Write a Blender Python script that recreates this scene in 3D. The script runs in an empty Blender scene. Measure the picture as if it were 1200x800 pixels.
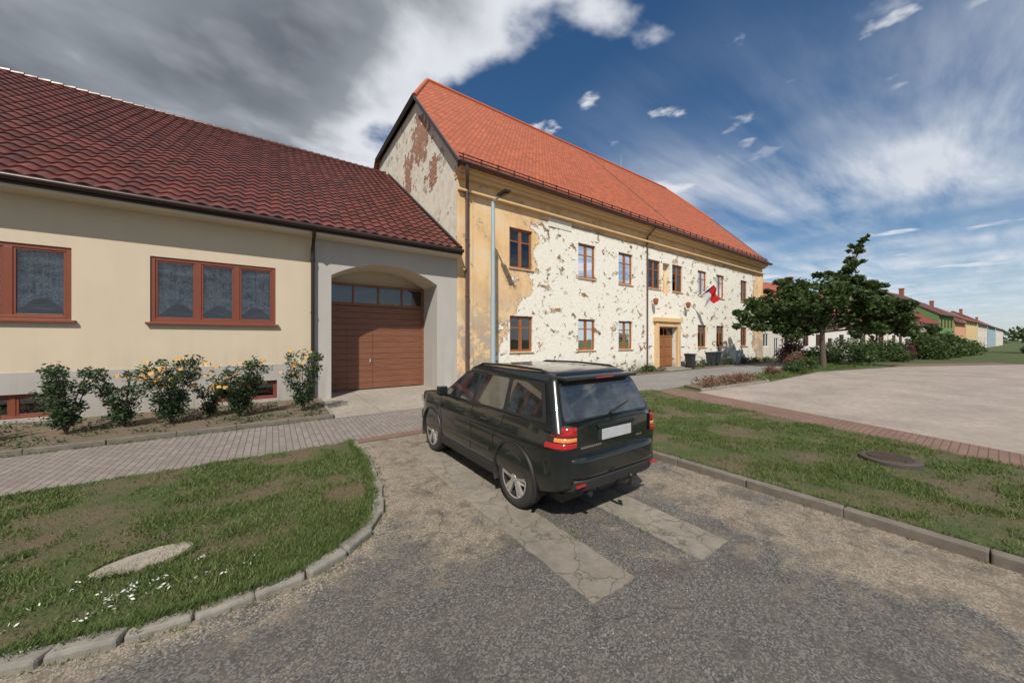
import bpy, bmesh, math, random
import numpy as np
from mathutils import Vector, Matrix, noise as mnoise
random.seed(7); rng=np.random.default_rng(7)
scene=bpy.context.scene
COL=scene.collection
# ---------------------------------------------------------------- helpers
class MB:
    def __init__(s): s.v=[];s.f=[];s.m=[]
    def vert(s,p): s.v.append(tuple(p)); return len(s.v)-1
    def poly(s,pts,mi=0):
        i=len(s.v); s.v.extend([tuple(p) for p in pts]); s.f.append(tuple(range(i,i+len(pts)))); s.m.append(mi)
    def box(s,x0,x1,y0,y1,z0,z1,mi=0):
        i=len(s.v)
        s.v.extend([(x0,y0,z0),(x1,y0,z0),(x1,y1,z0),(x0,y1,z0),(x0,y0,z1),(x1,y0,z1),(x1,y1,z1),(x0,y1,z1)])
        for f in ((0,3,2,1),(4,5,6,7),(0,1,5,4),(1,2,6,5),(2,3,7,6),(3,0,4,7)):
            s.f.append(tuple(i+k for k in f)); s.m.append(mi)
    def obox(s,c,ax,ay,az,mi=0):
        c=Vector(c);ax=Vector(ax);ay=Vector(ay);az=Vector(az);i=len(s.v)
        for sz in(-1,1):
            for a,b in((-1,-1),(1,-1),(1,1),(-1,1)): s.v.append(tuple(c+a*ax+b*ay+sz*az))
        for f in ((0,3,2,1),(4,5,6,7),(0,1,5,4),(1,2,6,5),(2,3,7,6),(3,0,4,7)):
            s.f.append(tuple(i+k for k in f)); s.m.append(mi)
    def tube(s,pts,rs,n=10,mi=0,caps=True):
        rings=[]
        pts=[Vector(p) for p in pts]
        for k,p in enumerate(pts):
            d=(pts[min(k+1,len(pts)-1)]-pts[max(k-1,0)]).normalized()
            a=Vector((0,0,1)) if abs(d.z)<.9 else Vector((1,0,0))
            u=d.cross(a).normalized(); w=d.cross(u).normalized()
            r=rs[k] if hasattr(rs,'__len__') else rs
            i=len(s.v)
            for j in range(n):
                t=2*math.pi*j/n; s.v.append(tuple(p+r*(math.cos(t)*u+math.sin(t)*w)))
            rings.append(i)
        for a,b in zip(rings[:-1],rings[1:]):
            for j in range(n):
                s.f.append((a+j,a+(j+1)%n,b+(j+1)%n,b+j)); s.m.append(mi)
        if caps:
            s.f.append(tuple(rings[0]+j for j in range(n))[::-1]); s.m.append(mi)
            s.f.append(tuple(rings[-1]+j for j in range(n))); s.m.append(mi)
    def build(s,name,mats,parent=None,smooth=False,bevel=0,seg=2,angle=35,fixn=True):
        me=bpy.data.meshes.new(name); me.from_pydata(s.v,[],s.f)
        if not isinstance(mats,(list,tuple)): mats=[mats]
        for m in mats: me.materials.append(m)
        me.polygons.foreach_set('material_index',s.m)
        if fixn:
            bm=bmesh.new(); bm.from_mesh(me); bmesh.ops.recalc_face_normals(bm,faces=bm.faces); bm.to_mesh(me); bm.free()
        if smooth:
            me.polygons.foreach_set('use_smooth',[True]*len(me.polygons))
            try: me.set_sharp_from_angle(angle=math.radians(angle))
            except Exception: pass
        me.update()
        ob=bpy.data.objects.new(name,me); COL.objects.link(ob)
        if parent: ob.parent=parent
        if bevel:
            b=ob.modifiers.new('b','BEVEL'); b.width=bevel; b.segments=seg; b.limit_method='ANGLE'; b.angle_limit=math.radians(30)
        return ob
def empty(name,loc=(0,0,0),rz=0):
    e=bpy.data.objects.new(name,None); e.location=loc; e.rotation_euler=(0,0,rz); e.empty_display_size=.3; COL.objects.link(e); return e
def nd(nt,typ,props=None,**ins):
    n=nt.nodes.new(typ)
    for k,v in (props or {}).items(): setattr(n,k,v)
    for k,v in ins.items():
        s=n.inputs[int(k[1:])] if (k[0]=='i' and k[1:].isdigit()) else n.inputs[k.replace('_',' ')]
        if isinstance(v,bpy.types.NodeSocket): nt.links.new(v,s)
        else: s.default_value=v
    return n
def mt(nt,op,a,b=0.0,c=0.0,clamp=False):
    n=nd(nt,'ShaderNodeMath',{'operation':op,'use_clamp':clamp},i0=a,i1=b,i2=c); return n.outputs[0]
def mixc(nt,f,a,b,blend='MIX'):
    n=nt.nodes.new('ShaderNodeMix'); n.data_type='RGBA'; n.blend_type=blend
    for idx,v in ((0,f),(6,a),(7,b)):
        if isinstance(v,bpy.types.NodeSocket): nt.links.new(v,n.inputs[idx])
        else: n.inputs[idx].default_value=(v if idx==0 else (tuple(v)+(1,) if len(v)==3 else v))
    return n.outputs[2]
def ramp(nt,fac,stops,interp='LINEAR'):
    n=nt.nodes.new('ShaderNodeValToRGB'); cr=n.color_ramp; cr.interpolation=interp
    while len(cr.elements)<len(stops): cr.elements.new(.5)
    for e,(p,c) in zip(cr.elements,stops):
        e.position=p; e.color=(c,c,c,1) if not hasattr(c,'__len__') else (tuple(c)+(1,))[:4]
    nt.links.new(fac,n.inputs[0]); return n.outputs[0]
def mat(name,rough=.8):
    m=bpy.data.materials.new(name); m.use_nodes=True; nt=m.node_tree
    b=nt.nodes['Principled BSDF']; b.inputs['Roughness'].default_value=rough
    return m,nt,b
def objc(nt): return nd(nt,'ShaderNodeTexCoord').outputs['Object']
def noise(nt,vec,scale,detail=4,rough=.55,dist=0):
    return nd(nt,'ShaderNodeTexNoise',None,Vector=vec,Scale=scale,Detail=detail,Roughness=rough,Distortion=dist).outputs[0]
def warp(nt,o,scale,amt,detail=4.0):
    nc=nd(nt,'ShaderNodeTexNoise',None,Vector=o,Scale=scale,Detail=detail,Roughness=.6).outputs[1]
    v=nd(nt,'ShaderNodeVectorMath',{'operation':'SUBTRACT'},i0=nc,i1=(.5,.5,.5)).outputs[0]
    v=nd(nt,'ShaderNodeVectorMath',{'operation':'MULTIPLY'},i0=v,i1=(amt,amt,amt)).outputs[0]
    return nd(nt,'ShaderNodeVectorMath',{'operation':'ADD'},i0=o,i1=v).outputs[0]
def setc(nt,b,c,sock='Base Color'):
    if isinstance(c,bpy.types.NodeSocket): nt.links.new(c,b.inputs[sock])
    else: b.inputs[sock].default_value=tuple(c)+(1,)
def bump(nt,b,h,strength=.5,dist=.01,prev=None):
    n=nd(nt,'ShaderNodeBump',None,Strength=strength,Distance=dist,Height=h)
    nt.links.new(n.outputs[0],b.inputs['Normal']); return n
def simple(name,col,rough=.8,metal=0,var=.15,vs=3,bs=60,bd=.002,spec=.5,coat=0):
    m,nt,b=mat(name,rough); o=objc(nt)
    n=noise(nt,o,vs,4,.6)
    c=mixc(nt,n,tuple(k*(1-var) for k in col),tuple(min(1,k*(1+var)) for k in col))
    setc(nt,b,c); b.inputs['Metallic'].default_value=metal; b.inputs['Specular IOR Level'].default_value=spec
    b.inputs['Coat Weight'].default_value=coat
    if bd: bump(nt,b,noise(nt,o,bs,2),.5,bd)
    return m
# ---------------------------------------------------------------- materials
def plaster(name,col,dirt=(.25,.22,.18),dz0=0,dz1=1.0,damt=.35,bs=90):
    m,nt,b=mat(name,.9); o=objc(nt); sx=nd(nt,'ShaderNodeSeparateXYZ',None,Vector=o)
    st=nd(nt,'ShaderNodeMapping',None,Vector=o); st.inputs['Scale'].default_value=(2.2,2.2,.25)
    n1=noise(nt,o,.8,5,.6); n2=noise(nt,st.outputs[0],1.5,4,.6)
    c=mixc(nt,n1,tuple(k*.9 for k in col),tuple(min(1,k*1.08) for k in col))
    low=mt(nt,'SUBTRACT',1.0,mt(nt,'DIVIDE',mt(nt,'SUBTRACT',sx.outputs[2],dz0),max(.01,dz1-dz0)),clamp=True)
    f=mt(nt,'MULTIPLY',mt(nt,'ADD',mt(nt,'MULTIPLY',low,.7),.2),ramp(nt,n2,[(.4,0),(.7,1)]))
    c=mixc(nt,mt(nt,'MULTIPLY',f,damt),c,dirt); setc(nt,b,c)
    bump(nt,b,noise(nt,o,bs,3,.6),.6,.004); return m
M_cream=plaster('cream_plaster',(.60,.515,.39),dz0=1.2,dz1=2.0,damt=.25)
M_plinth=plaster('plinth_render',(.42,.40,.38),(.2,.17,.13),0,1.3,.6)
M_grey=plaster('grey_render',(.44,.425,.40),(.25,.22,.19),0,2.5,.5)

def facade_mat():
    m,nt,b=mat('peeling_plaster',.9); o=objc(nt); sp=nd(nt,'ShaderNodeSeparateXYZ',None,Vector=o); X,Y,Z=sp.outputs
    big=noise(nt,o,.55,6,.62); bigc=mt(nt,'SUBTRACT',big,.5)
    d1=mt(nt,'ADD',mt(nt,'SUBTRACT',X,10.4),mt(nt,'MULTIPLY',bigc,9.0))
    d1=mt(nt,'ADD',d1,mt(nt,'MULTIPLY',mt(nt,'SUBTRACT',5.5,Z),.25))
    d2=mt(nt,'ADD',mt(nt,'SUBTRACT',38.2,X),mt(nt,'MULTIPLY',bigc,4.0))
    d3=mt(nt,'ADD',mt(nt,'SUBTRACT',8.35,Z),mt(nt,'MULTIPLY',bigc,1.0))
    d=mt(nt,'MINIMUM',mt(nt,'MINIMUM',d1,d2),d3)
    white=mt(nt,'MULTIPLY',mt(nt,'ADD',d,.03),16.0,clamp=True)
    mp=nd(nt,'ShaderNodeMapping',None,Vector=o); mp.inputs['Scale'].default_value=(1,1,1.4); mp.inputs['Rotation'].default_value=(0,.35,0)
    s1=noise(nt,mp.outputs[0],1.1,6,.62,.3); s2=noise(nt,mp.outputs[0],2.6,6,.64,.4)
    s=mt(nt,'ADD',mt(nt,'MULTIPLY',s1,.42),mt(nt,'MULTIPLY',s2,.58))
    spots=ramp(nt,s,[(.572,0),(.579,1)])
    halo=ramp(nt,s,[(.54,0),(.574,.5)])
    tone=noise(nt,o,2.4,4,.6); tone2=noise(nt,o,9,4,.6)
    under=ramp(nt,tone,[(.34,(.11,.07,.045)),(.46,(.26,.165,.09)),(.55,(.54,.37,.20)),(.66,(.40,.34,.27))])
    wcol=ramp(nt,tone2,[(.3,(.70,.67,.58)),(.6,(.84,.82,.75))])
    wcol=mixc(nt,halo,wcol,(.60,.52,.39))
    och=ramp(nt,noise(nt,o,.9,6,.65),[(.3,(.60,.39,.19)),(.5,(.76,.52,.28)),(.72,(.74,.60,.41))])
    st=nd(nt,'ShaderNodeMapping',None,Vector=o); st.inputs['Scale'].default_value=(2.0,2.0,.3)
    lowf=mt(nt,'MULTIPLY',mt(nt,'SUBTRACT',5.0,Z),.35,clamp=True)
    n5=noise(nt,o,1.1,6,.7)
    stain=mt(nt,'MULTIPLY',ramp(nt,n5,[(.44,0),(.50,1)]),lowf)
    och=mixc(nt,mt(nt,'MULTIPLY',stain,.85),och,(.36,.32,.27))
    stw=mt(nt,'MULTIPLY',ramp(nt,n5,[(.30,1),(.38,0)]),lowf); och=mixc(nt,mt(nt,'MULTIPLY',stw,.9),och,(.72,.69,.61))
    och=mixc(nt,mt(nt,'MULTIPLY',ramp(nt,noise(nt,st.outputs[0],1.3,4),[(.5,0),(.75,1)]),.35),och,(.34,.25,.16))
    ochspots=ramp(nt,s,[(.59,0),(.60,1)])
    och=mixc(nt,ochspots,och,(.42,.35,.27))
    top=mixc(nt,spots,wcol,under)
    c=mixc(nt,white,och,top)
    edge=mt(nt,'SUBTRACT',1.0,mt(nt,'MULTIPLY',mt(nt,'ABSOLUTE',d),6.0),clamp=True)
    c=mixc(nt,mt(nt,'MULTIPLY',edge,.7),c,(.25,.17,.11))
    wet=mt(nt,'MULTIPLY',mt(nt,'SUBTRACT',.9,Z),1.1,clamp=True)
    c=mixc(nt,mt(nt,'MULTIPLY',wet,ramp(nt,tone,[(.35,.2),(.6,.9)])),c,(.33,.29,.24))
    setc(nt,b,c)
    h=mt(nt,'ADD',mt(nt,'MULTIPLY',white,mt(nt,'SUBTRACT',1.0,spots)),mt(nt,'MULTIPLY',tone2,.25))
    bump(nt,b,h,.9,.04); return m
M_fac=facade_mat()
def gable_mat():
    m,nt,b=mat('gable_plaster',.9); o=objc(nt); sp=nd(nt,'ShaderNodeSeparateXYZ',None,Vector=o)
    n1=noise(nt,o,.6,6,.65); n2=noise(nt,o,2.2,5,.6)
    c=ramp(nt,n2,[(.3,(.55,.51,.43)),(.55,(.72,.69,.60)),(.8,(.66,.64,.57))])
    comb=nd(nt,'ShaderNodeCombineXYZ',None,X=sp.outputs[1],Y=sp.outputs[2]).outputs[0]
    br=nd(nt,'ShaderNodeTexBrick',None,Vector=comb,Color1=(.36,.12,.06,1),Color2=(.24,.095,.055,1),Mortar=(.40,.33,.26,1),Scale=1.0)
    br.inputs['Brick Width'].default_value=.5; br.inputs['Row Height'].default_value=.17; br.inputs['Mortar Size'].default_value=.025
    def blob(cy,cz,ry,rz):
        dy=mt(nt,'DIVIDE',mt(nt,'SUBTRACT',sp.outputs[1],cy),ry); dz=mt(nt,'DIVIDE',mt(nt,'SUBTRACT',sp.outputs[2],cz),rz)
        return mt(nt,'SUBTRACT',1.0,mt(nt,'SQRT',mt(nt,'ADD',mt(nt,'MULTIPLY',dy,dy),mt(nt,'MULTIPLY',dz,dz))))
    bl=mt(nt,'MAXIMUM',blob(18.3,13.0,1.9,1.5),blob(20.3,11.6,.9,1.8)); bl=mt(nt,'MAXIMUM',bl,blob(16.6,10.6,.8,.8))
    pm=mt(nt,'ADD',bl,mt(nt,'MULTIPLY',mt(nt,'SUBTRACT',n2,.5),4.0)); pm=mt(nt,'SUBTRACT',pm,.15)
    pm2=mt(nt,'MULTIPLY',pm,12.0,clamp=True)
    g=ramp(nt,mt(nt,'ADD',mt(nt,'MULTIPLY',n1,.5),mt(nt,'MULTIPLY',n2,.5)),[(.565,0),(.575,1)])
    c=mixc(nt,g,c,(.42,.38,.32)); c=mixc(nt,pm2,c,br.outputs[0]); setc(nt,b,c)
    bump(nt,b,mt(nt,'SUBTRACT',mt(nt,'SUBTRACT',1.0,pm2),g),.9,.03); return m
M_gab=gable_mat()
def roof_orange(name='orange_roof_tiles',col=(.50,.125,.05),bw=.26,rh=.17):
    m,nt,b=mat(name,.7); o=objc(nt); sp=nd(nt,'ShaderNodeSeparateXYZ',None,Vector=o)
    comb=nd(nt,'ShaderNodeCombineXYZ',None,X=sp.outputs[0],Y=sp.outputs[2]).outputs[0]
    br=nd(nt,'ShaderNodeTexBrick',None,Vector=comb,Color1=tuple(k*1.2 for k in col)+(1,),Color2=tuple(k*.72 for k in col)+(1,),Mortar=tuple(k*.3 for k in col)+(1,),Scale=1.0)
    br.inputs['Brick Width'].default_value=bw; br.inputs['Row Height'].default_value=rh; br.inputs['Mortar Size'].default_value=.02; br.inputs['Mortar Smooth'].default_value=.4
    n=noise(nt,o,.5,5,.6); c=mixc(nt,ramp(nt,n,[(.35,0),(.75,.55)]),br.outputs[0],tuple(k*.65 for k in col)); setc(nt,b,c)
    saw=mt(nt,'FRACT',mt(nt,'DIVIDE',sp.outputs[2],rh))
    bump(nt,b,mt(nt,'SUBTRACT',mt(nt,'SUBTRACT',1.0,saw),br.outputs['Fac']),.8,.03); return m
M_roofo=roof_orange()
def roof_red():
    m,nt,b=mat('glazed_red_tiles',.33); o=objc(nt)
    a=nd(nt,'ShaderNodeAttribute',{'attribute_name':'rnd'}).outputs['Fac']
    c=ramp(nt,a,[(0,(.075,.020,.017)),(.5,(.115,.027,.021)),(1,(.165,.04,.03))])
    n=noise(nt,o,7,4,.7); c=mixc(nt,ramp(nt,n,[(.5,0),(.8,.6)]),c,(.15,.11,.09)); setc(nt,b,c)
    nt.links.new(ramp(nt,noise(nt,o,3,3),[(.3,.25),(.7,.45)]),b.inputs['Roughness']); return m
M_roofr=roof_red()
def glass(name='window_glass',base=.22,tint=(.75,.8,.8,1)):
    m=bpy.data.materials.new(name); m.use_nodes=True; nt=m.node_tree; nt.nodes.clear()
    out=nt.nodes.new('ShaderNodeOutputMaterial')
    tr=nd(nt,'ShaderNodeBsdfTransparent',None,Color=tint); gl=nd(nt,'ShaderNodeBsdfGlossy',None,Color=(1,1,1,1),Roughness=.02)
    o=objc(nt); bp=nd(nt,'ShaderNodeBump',None,Strength=.15,Distance=.01,Height=noise(nt,o,1.5,2)); nt.links.new(bp.outputs[0],gl.inputs['Normal'])
    fr=nd(nt,'ShaderNodeFresnel',None,IOR=1.5).outputs[0]
    f=mt(nt,'ADD',mt(nt,'MULTIPLY',fr,.9),base,clamp=True)
    mx=nd(nt,'ShaderNodeMixShader',None,i0=f,i1=tr.outputs[0],i2=gl.outputs[0]); nt.links.new(mx.outputs[0],out.inputs[0]); return m
M_glass=glass('window_glass',.10,(.8,.86,.9,1))
M_glassd=glass('old_window_glass',.06,(.6,.6,.55,1))
def lace():
    m,nt,b=mat('lace_curtain',.9); o=objc(nt); setc(nt,b,(.74,.77,.80))
    mp=nd(nt,'ShaderNodeMapping',None,Vector=o); mp.inputs['Scale'].default_value=(22,3,1.2)
    fold=noise(nt,mp.outputs[0],1.0,3,.6)
    v=nd(nt,'ShaderNodeTexVoronoi',None,Vector=warp(nt,o,6,.08),Scale=22.0).outputs['Distance']
    n=noise(nt,o,5,4,.7)
    f=mt(nt,'ADD',ramp(nt,v,[(.3,.0),(.55,.4)]),mt(nt,'MULTIPLY',ramp(nt,n,[(.42,.0),(.6,.6)]),ramp(nt,fold,[(.35,.2),(.6,1)])),clamp=True)
    tr=nd(nt,'ShaderNodeBsdfTransparent'); out=nt.nodes['Material Output']
    mx=nd(nt,'ShaderNodeMixShader',None,i0=f,i1=b.outputs[0],i2=tr.outputs[0]); nt.links.new(mx.outputs[0],out.inputs[0]); return m
M_lace=lace()
M_curt=simple('cloth_curtain',(.55,.54,.52),.9,var=.25,vs=14)
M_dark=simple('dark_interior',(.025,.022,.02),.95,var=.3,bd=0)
M_wood=simple('brown_window_frame',(.20,.055,.03),.45,var=.2,vs=8)
M_wood2=simple('varnished_wood',(.28,.11,.042),.5,var=.35,vs=6)
M_gut=simple('brown_gutter_metal',(.045,.028,.024),.35,.3)
M_pipe=simple('downpipe_paint',(.11,.07,.06),.4)
M_black=simple('black_metal',(.02,.02,.02),.4)
M_steel=simple('galvanised_steel',(.38,.47,.52),.5,.2,var=.12)
def door_mat():
    m,nt,b=mat('garage_door_wood',.5); o=objc(nt); mp=nd(nt,'ShaderNodeMapping',None,Vector=o); mp.inputs['Scale'].default_value=(1,1,14)
    n=noise(nt,mp.outputs[0],1.5,5,.6); setc(nt,b,ramp(nt,n,[(.3,(.15,.06,.032)),(.7,(.24,.10,.055))])); bump(nt,b,n,.3,.003); return m
M_gdoor=door_mat()
def asphalt_mat():
    m,nt,b=mat('old_asphalt',.85); o=objc(nt); sp=nd(nt,'ShaderNodeSeparateXYZ',None,Vector=o); X,Y,Z=sp.outputs
    vo=nd(nt,'ShaderNodeTexVoronoi',None,Vector=o,Scale=85.0).outputs['Color']; vs=nd(nt,'ShaderNodeSeparateColor',None,Color=vo).outputs[0]
    fine=noise(nt,o,220,2,.7); big=noise(nt,o,.75,6,.68); med=noise(nt,o,4.5,5,.65)
    agg=mt(nt,'ADD',mt(nt,'MULTIPLY',vs,.6),mt(nt,'MULTIPLY',fine,.4))
    ca=ramp(nt,agg,[(.12,(.04,.038,.036)),(.5,(.098,.092,.086)),(.85,(.24,.23,.21))])
    ca=mixc(nt,ramp(nt,med,[(.35,0),(.7,.5)]),ca,(.14,.125,.105))
    cg=ramp(nt,agg,[(.1,(.14,.115,.085)),(.5,(.26,.215,.165)),(.9,(.42,.37,.30))])
    cg=mixc(nt,ramp(nt,med,[(.5,0),(.60,.6)]),cg,(.13,.105,.08))
    g1=mt(nt,'MULTIPLY',mt(nt,'SUBTRACT',Y,2.6),.5); g2=mt(nt,'MULTIPLY',mt(nt,'SUBTRACT',X,3.6),.55)
    g=mt(nt,'ADD',mt(nt,'MAXIMUM',mt(nt,'MINIMUM',g1,1.0),mt(nt,'MINIMUM',g2,.7)),mt(nt,'MULTIPLY',mt(nt,'SUBTRACT',big,.5),4.4))
    g=mt(nt,'ADD',g,mt(nt,'MULTIPLY',mt(nt,'SUBTRACT',med,.5),1.4))
    gm=ramp(nt,g,[(.15,0),(.6,.92)])
    c=mixc(nt,gm,ca,cg)
    dk=ramp(nt,noise(nt,o,1.6,5,.7),[(.55,0),(.63,.5)]); c=mixc(nt,dk,c,(.055,.05,.045))
    cr=nd(nt,'ShaderNodeTexVoronoi',{'feature':'DISTANCE_TO_EDGE'},Vector=warp(nt,o,3.0,.6,6.0),Scale=.5).outputs['Distance']
    crm=mt(nt,'MULTIPLY',ramp(nt,cr,[(0,1),(.005,0)]),ramp(nt,noise(nt,o,.9,2),[(.50,0),(.60,1)]))
    c=mixc(nt,mt(nt,'MULTIPLY',crm,.45),c,(.05,.045,.04)); setc(nt,b,c)
    bump(nt,b,mt(nt,'ADD',agg,mt(nt,'MULTIPLY',crm,-1.0)),.8,.009); return m
M_asph=asphalt_mat()
def concrete_mat(name,col=(.36,.33,.28),crack=True,joint=0,cs=1.3,dirt=.55,bigamt=.2):
    m,nt,b=mat(name,.9); o=objc(nt)
    big=noise(nt,o,.6,6,.65); med=noise(nt,o,6,6,.7); fine=noise(nt,o,150,2,.6)
    c=mixc(nt,ramp(nt,big,[(.3,0),(.7,1)]),tuple(k*(1-bigamt) for k in col),tuple(k*(1+bigamt) for k in col))
    c=mixc(nt,ramp(nt,med,[(.42,0),(.66,dirt)]),c,tuple(k*.5 for k in col))
    c=mixc(nt,ramp(nt,fine,[(.4,0),(.8,.5)]),c,tuple(k*.6 for k in col))
    h=fine
    if crack:
        cr=nd(nt,'ShaderNodeTexVoronoi',{'feature':'DISTANCE_TO_EDGE'},Vector=warp(nt,o,5.0,.22,6.0),Scale=cs).outputs['Distance']
        crm=ramp(nt,cr,[(0,1),(.016,0)]); c=mixc(nt,mt(nt,'MULTIPLY',crm,.75),c,(.08,.07,.055)); h=mt(nt,'SUBTRACT',mt(nt,'MULTIPLY',fine,.4),crm)
    if joint:
        br=nd(nt,'ShaderNodeTexBrick',{'offset':0.0},Vector=o,Color1=(0,0,0,1),Color2=(0,0,0,1),Mortar=(1,1,1,1),Scale=1.0)
        br.inputs['Brick Width'].default_value=joint; br.inputs['Row Height'].default_value=joint; br.inputs['Mortar Size'].default_value=.02
        c=mixc(nt,mt(nt,'MULTIPLY',br.outputs['Fac'],.5),c,(.13,.11,.09))
    setc(nt,b,c); bump(nt,b,h,.6,.006); return m
M_slab=concrete_mat('cracked_concrete',(.255,.228,.19),cs=2.3,dirt=.6,bigamt=.25)
M_conc=concrete_mat('plaza_concrete',(.36,.31,.275),False,0,dirt=.45,bigamt=.25)
M_apron=concrete_mat('apron_concrete',(.38,.34,.29),False,2.6)
M_path=concrete_mat('path_asphalt',(.24,.23,.22),False)
M_kerb=concrete_mat('kerb_concrete',(.29,.27,.235),False,dirt=.75)
M_kerbd=concrete_mat('kerb_shaded',(.19,.165,.14),False,dirt=.6)  # darker copy of the kerb concrete; right lawn kerb's shadow put into the colour
def paver_mat(name,c1,c2,mor,bw=.2,rh=.1,rot=0):
    m,nt,b=mat(name,.88); o=objc(nt); mp=nd(nt,'ShaderNodeMapping',None,Vector=o); mp.inputs['Rotation'].default_value=(0,0,rot)
    br=nd(nt,'ShaderNodeTexBrick',None,Vector=mp.outputs[0],Color1=c1+(1,),Color2=c2+(1,),Mortar=mor+(1,),Scale=1.0)
    br.inputs['Brick Width'].default_value=bw; br.inputs['Row Height'].default_value=rh; br.inputs['Mortar Size'].default_value=.007; br.inputs['Mortar Smooth'].default_value=.2
    n=noise(nt,o,1.2,6,.65); c=mixc(nt,ramp(nt,n,[(.35,0),(.7,.75)]),br.outputs[0],tuple(k*.6 for k in c1)); setc(nt,b,c)
    bump(nt,b,mt(nt,'SUBTRACT',mt(nt,'MULTIPLY',noise(nt,o,120,2),.3),br.outputs['Fac']),.8,.008); return m
M_pav=paver_mat('grey_pavers',(.30,.262,.24),(.225,.195,.18),(.085,.072,.06),.22,.11,math.radians(90))
M_brick=paver_mat('red_pavers',(.26,.155,.12),(.20,.125,.10),(.09,.07,.055),.22,.11)
def lawn_mat(name='lawn_soil',dry=.5):
    m,nt,b=mat(name,.95); o=objc(nt); n=noise(nt,o,1.1,6,.65); f=noise(nt,o,35,4,.75)
    g=ramp(nt,f,[(.3,(.035,.052,.014)),(.55,(.07,.10,.026)),(.8,(.12,.145,.05))])
    s=ramp(nt,f,[(.3,(.09,.062,.04)),(.6,(.17,.125,.078)),(.85,(.27,.21,.14))])
    setc(nt,b,mixc(nt,ramp(nt,n,[(dry-.08,0),(dry+.12,.9)]),g,s)); bump(nt,b,f,.9,.03); return m
M_lawn=lawn_mat('lawn_soil',.47)
M_field=lawn_mat('field_grass',.62)
M_soil=simple('bed_soil',(.15,.115,.08),.95,var=.5,vs=18,bs=40,bd=.03)
def leaf_mat(name,c0,c1,c2,rough=.6,trans=.25,ns=1.2):
    m,nt,b=mat(name,rough); g=nd(nt,'ShaderNodeNewGeometry').outputs['Random Per Island']
    o=objc(nt); n=noise(nt,o,ns,3)
    f=mt(nt,'ADD',mt(nt,'MULTIPLY',g,.5),mt(nt,'MULTIPLY',n,.6))
    c=ramp(nt,f,[(.2,c0),(.5,c1),(.85,c2)]); setc(nt,b,c)
    t=nd(nt,'ShaderNodeBsdfTranslucent',None,Color=c); out=nt.nodes['Material Output']
    mx=nd(nt,'ShaderNodeMixShader',None,i0=trans,i1=b.outputs[0],i2=t.outputs[0]); nt.links.new(mx.outputs[0],out.inputs[0]); return m
M_grass=leaf_mat('grass_blades',(.06,.105,.02),(.105,.165,.04),(.21,.24,.09),.7,.35,2.5)
M_leaf=leaf_mat('tree_leaves',(.025,.05,.012),(.05,.09,.022),(.10,.15,.04),.6,.35)
M_leafr=leaf_mat('rose_leaves',(.02,.042,.016),(.04,.075,.028),(.085,.13,.055))
M_leafp=leaf_mat('purple_leaves',(.05,.015,.02),(.09,.03,.035),(.15,.06,.06))
M_leafk=leaf_mat('pink_heather',(.12,.05,.04),(.22,.10,.08),(.16,.17,.07))
M_flo=leaf_mat('yellow_petals',(.75,.42,.10),(.85,.58,.22),(.85,.70,.42),.6,.3)
M_flw=leaf_mat('white_petals',(.65,.65,.6),(.78,.78,.72),(.8,.8,.78))
M_bark=simple('bark',(.10,.075,.055),.95,var=.4,vs=10,bs=30,bd=.02)
M_ocher=plaster('ochre_trim',(.72,.49,.26),(.3,.22,.14),0,9,.5)
M_stone=simple('limestone_slab',(.30,.265,.22),.9,var=.45,vs=7,bs=30,bd=.012)
M_white=simple('white_paint',(.8,.8,.8),.6)

# ---------------------------------------------------------------- ground
def sheet(name,pts,z,m):
    b=MB(); b.poly([(x,y,z) for x,y in pts]); o=b.build(name,m,fixn=False)
    if o.data.polygons[0].normal.z<0: o.data.flip_normals()
    return o
def raised(name,pts,z,m):
    b=MB(); b.poly([(x,y,z) for x,y in pts]); n=len(pts)
    for i in range(n):
        a=pts[i]; c=pts[(i+1)%n]; b.poly([(a[0],a[1],-.02),(c[0],c[1],-.02),(c[0],c[1],z),(a[0],a[1],z)])
    return b.build(name,m)
sheet('ground',[(-2500,-2500),(2500,-2500),(2500,2500),(-2500,2500)],0,M_field)
sheet('road',[(-70,-30),(60,-30),(60,-7),(5.7,-7),(5.7,7.55),(-70,7.55)],.006,M_asph)
L_curve=[(1.34,7.5),(1.36,6.6),(1.33,6.0),(1.26,5.4),(1.2,4.95),(1.12,4.55),(1.0,4.25),(.86,4.0),(.70,3.8),(.52,3.66),(.3,3.54),(.05,3.47),(-.4,3.46),(-1.0,3.54),(-1.45,3.66),(-3,4.0),(-8,4.9),(-30,8.0)]
lawnL=L_curve[:-1]+[(-20,7.0),(-20,7.5)]
raised('lawn',lawnL,.05,M_lawn)
lawnR=[(5.62,-7),(5.62,8.1),(12.6,8.1),(12.25,7.3),(9.8,-.2),(7.5,-7)]
raised('lawn',lawnR,.075,M_lawn)
def kerb(name,pts,w,h,seg=.6,m=M_kerb,jit=.004,bev=.015):
    P=[Vector((a,b,0)) for a,b in pts]; L=[0]
    for a,b in zip(P[:-1],P[1:]): L.append(L[-1]+(b-a).length)
    def at(t):
        for i in range(len(P)-1):
            if t<=L[i+1]: return P[i].lerp(P[i+1],(t-L[i])/(L[i+1]-L[i]))
        return P[-1]
    n=max(1,int(L[-1]/seg)); mb=MB()
    for i in range(n):
        a=at(L[-1]*i/n); b=at(L[-1]*(i+1)/n); d=(b-a); c=(a+b)/2; ln=d.length; d.normalize(); s=Vector((-d.y,d.x,0))
        j=random.uniform(-jit,jit); c=c+s*j*2; ti=random.uniform(-jit,jit)*1.5
        mb.obox((c.x,c.y,(h+j)/2-.03),d*(ln/2-.003)+s*ti,s*w/2-d*ti,(0,0,(h+j)/2+.03))
    return mb.build(name,m,bevel=bev,seg=2)
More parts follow.
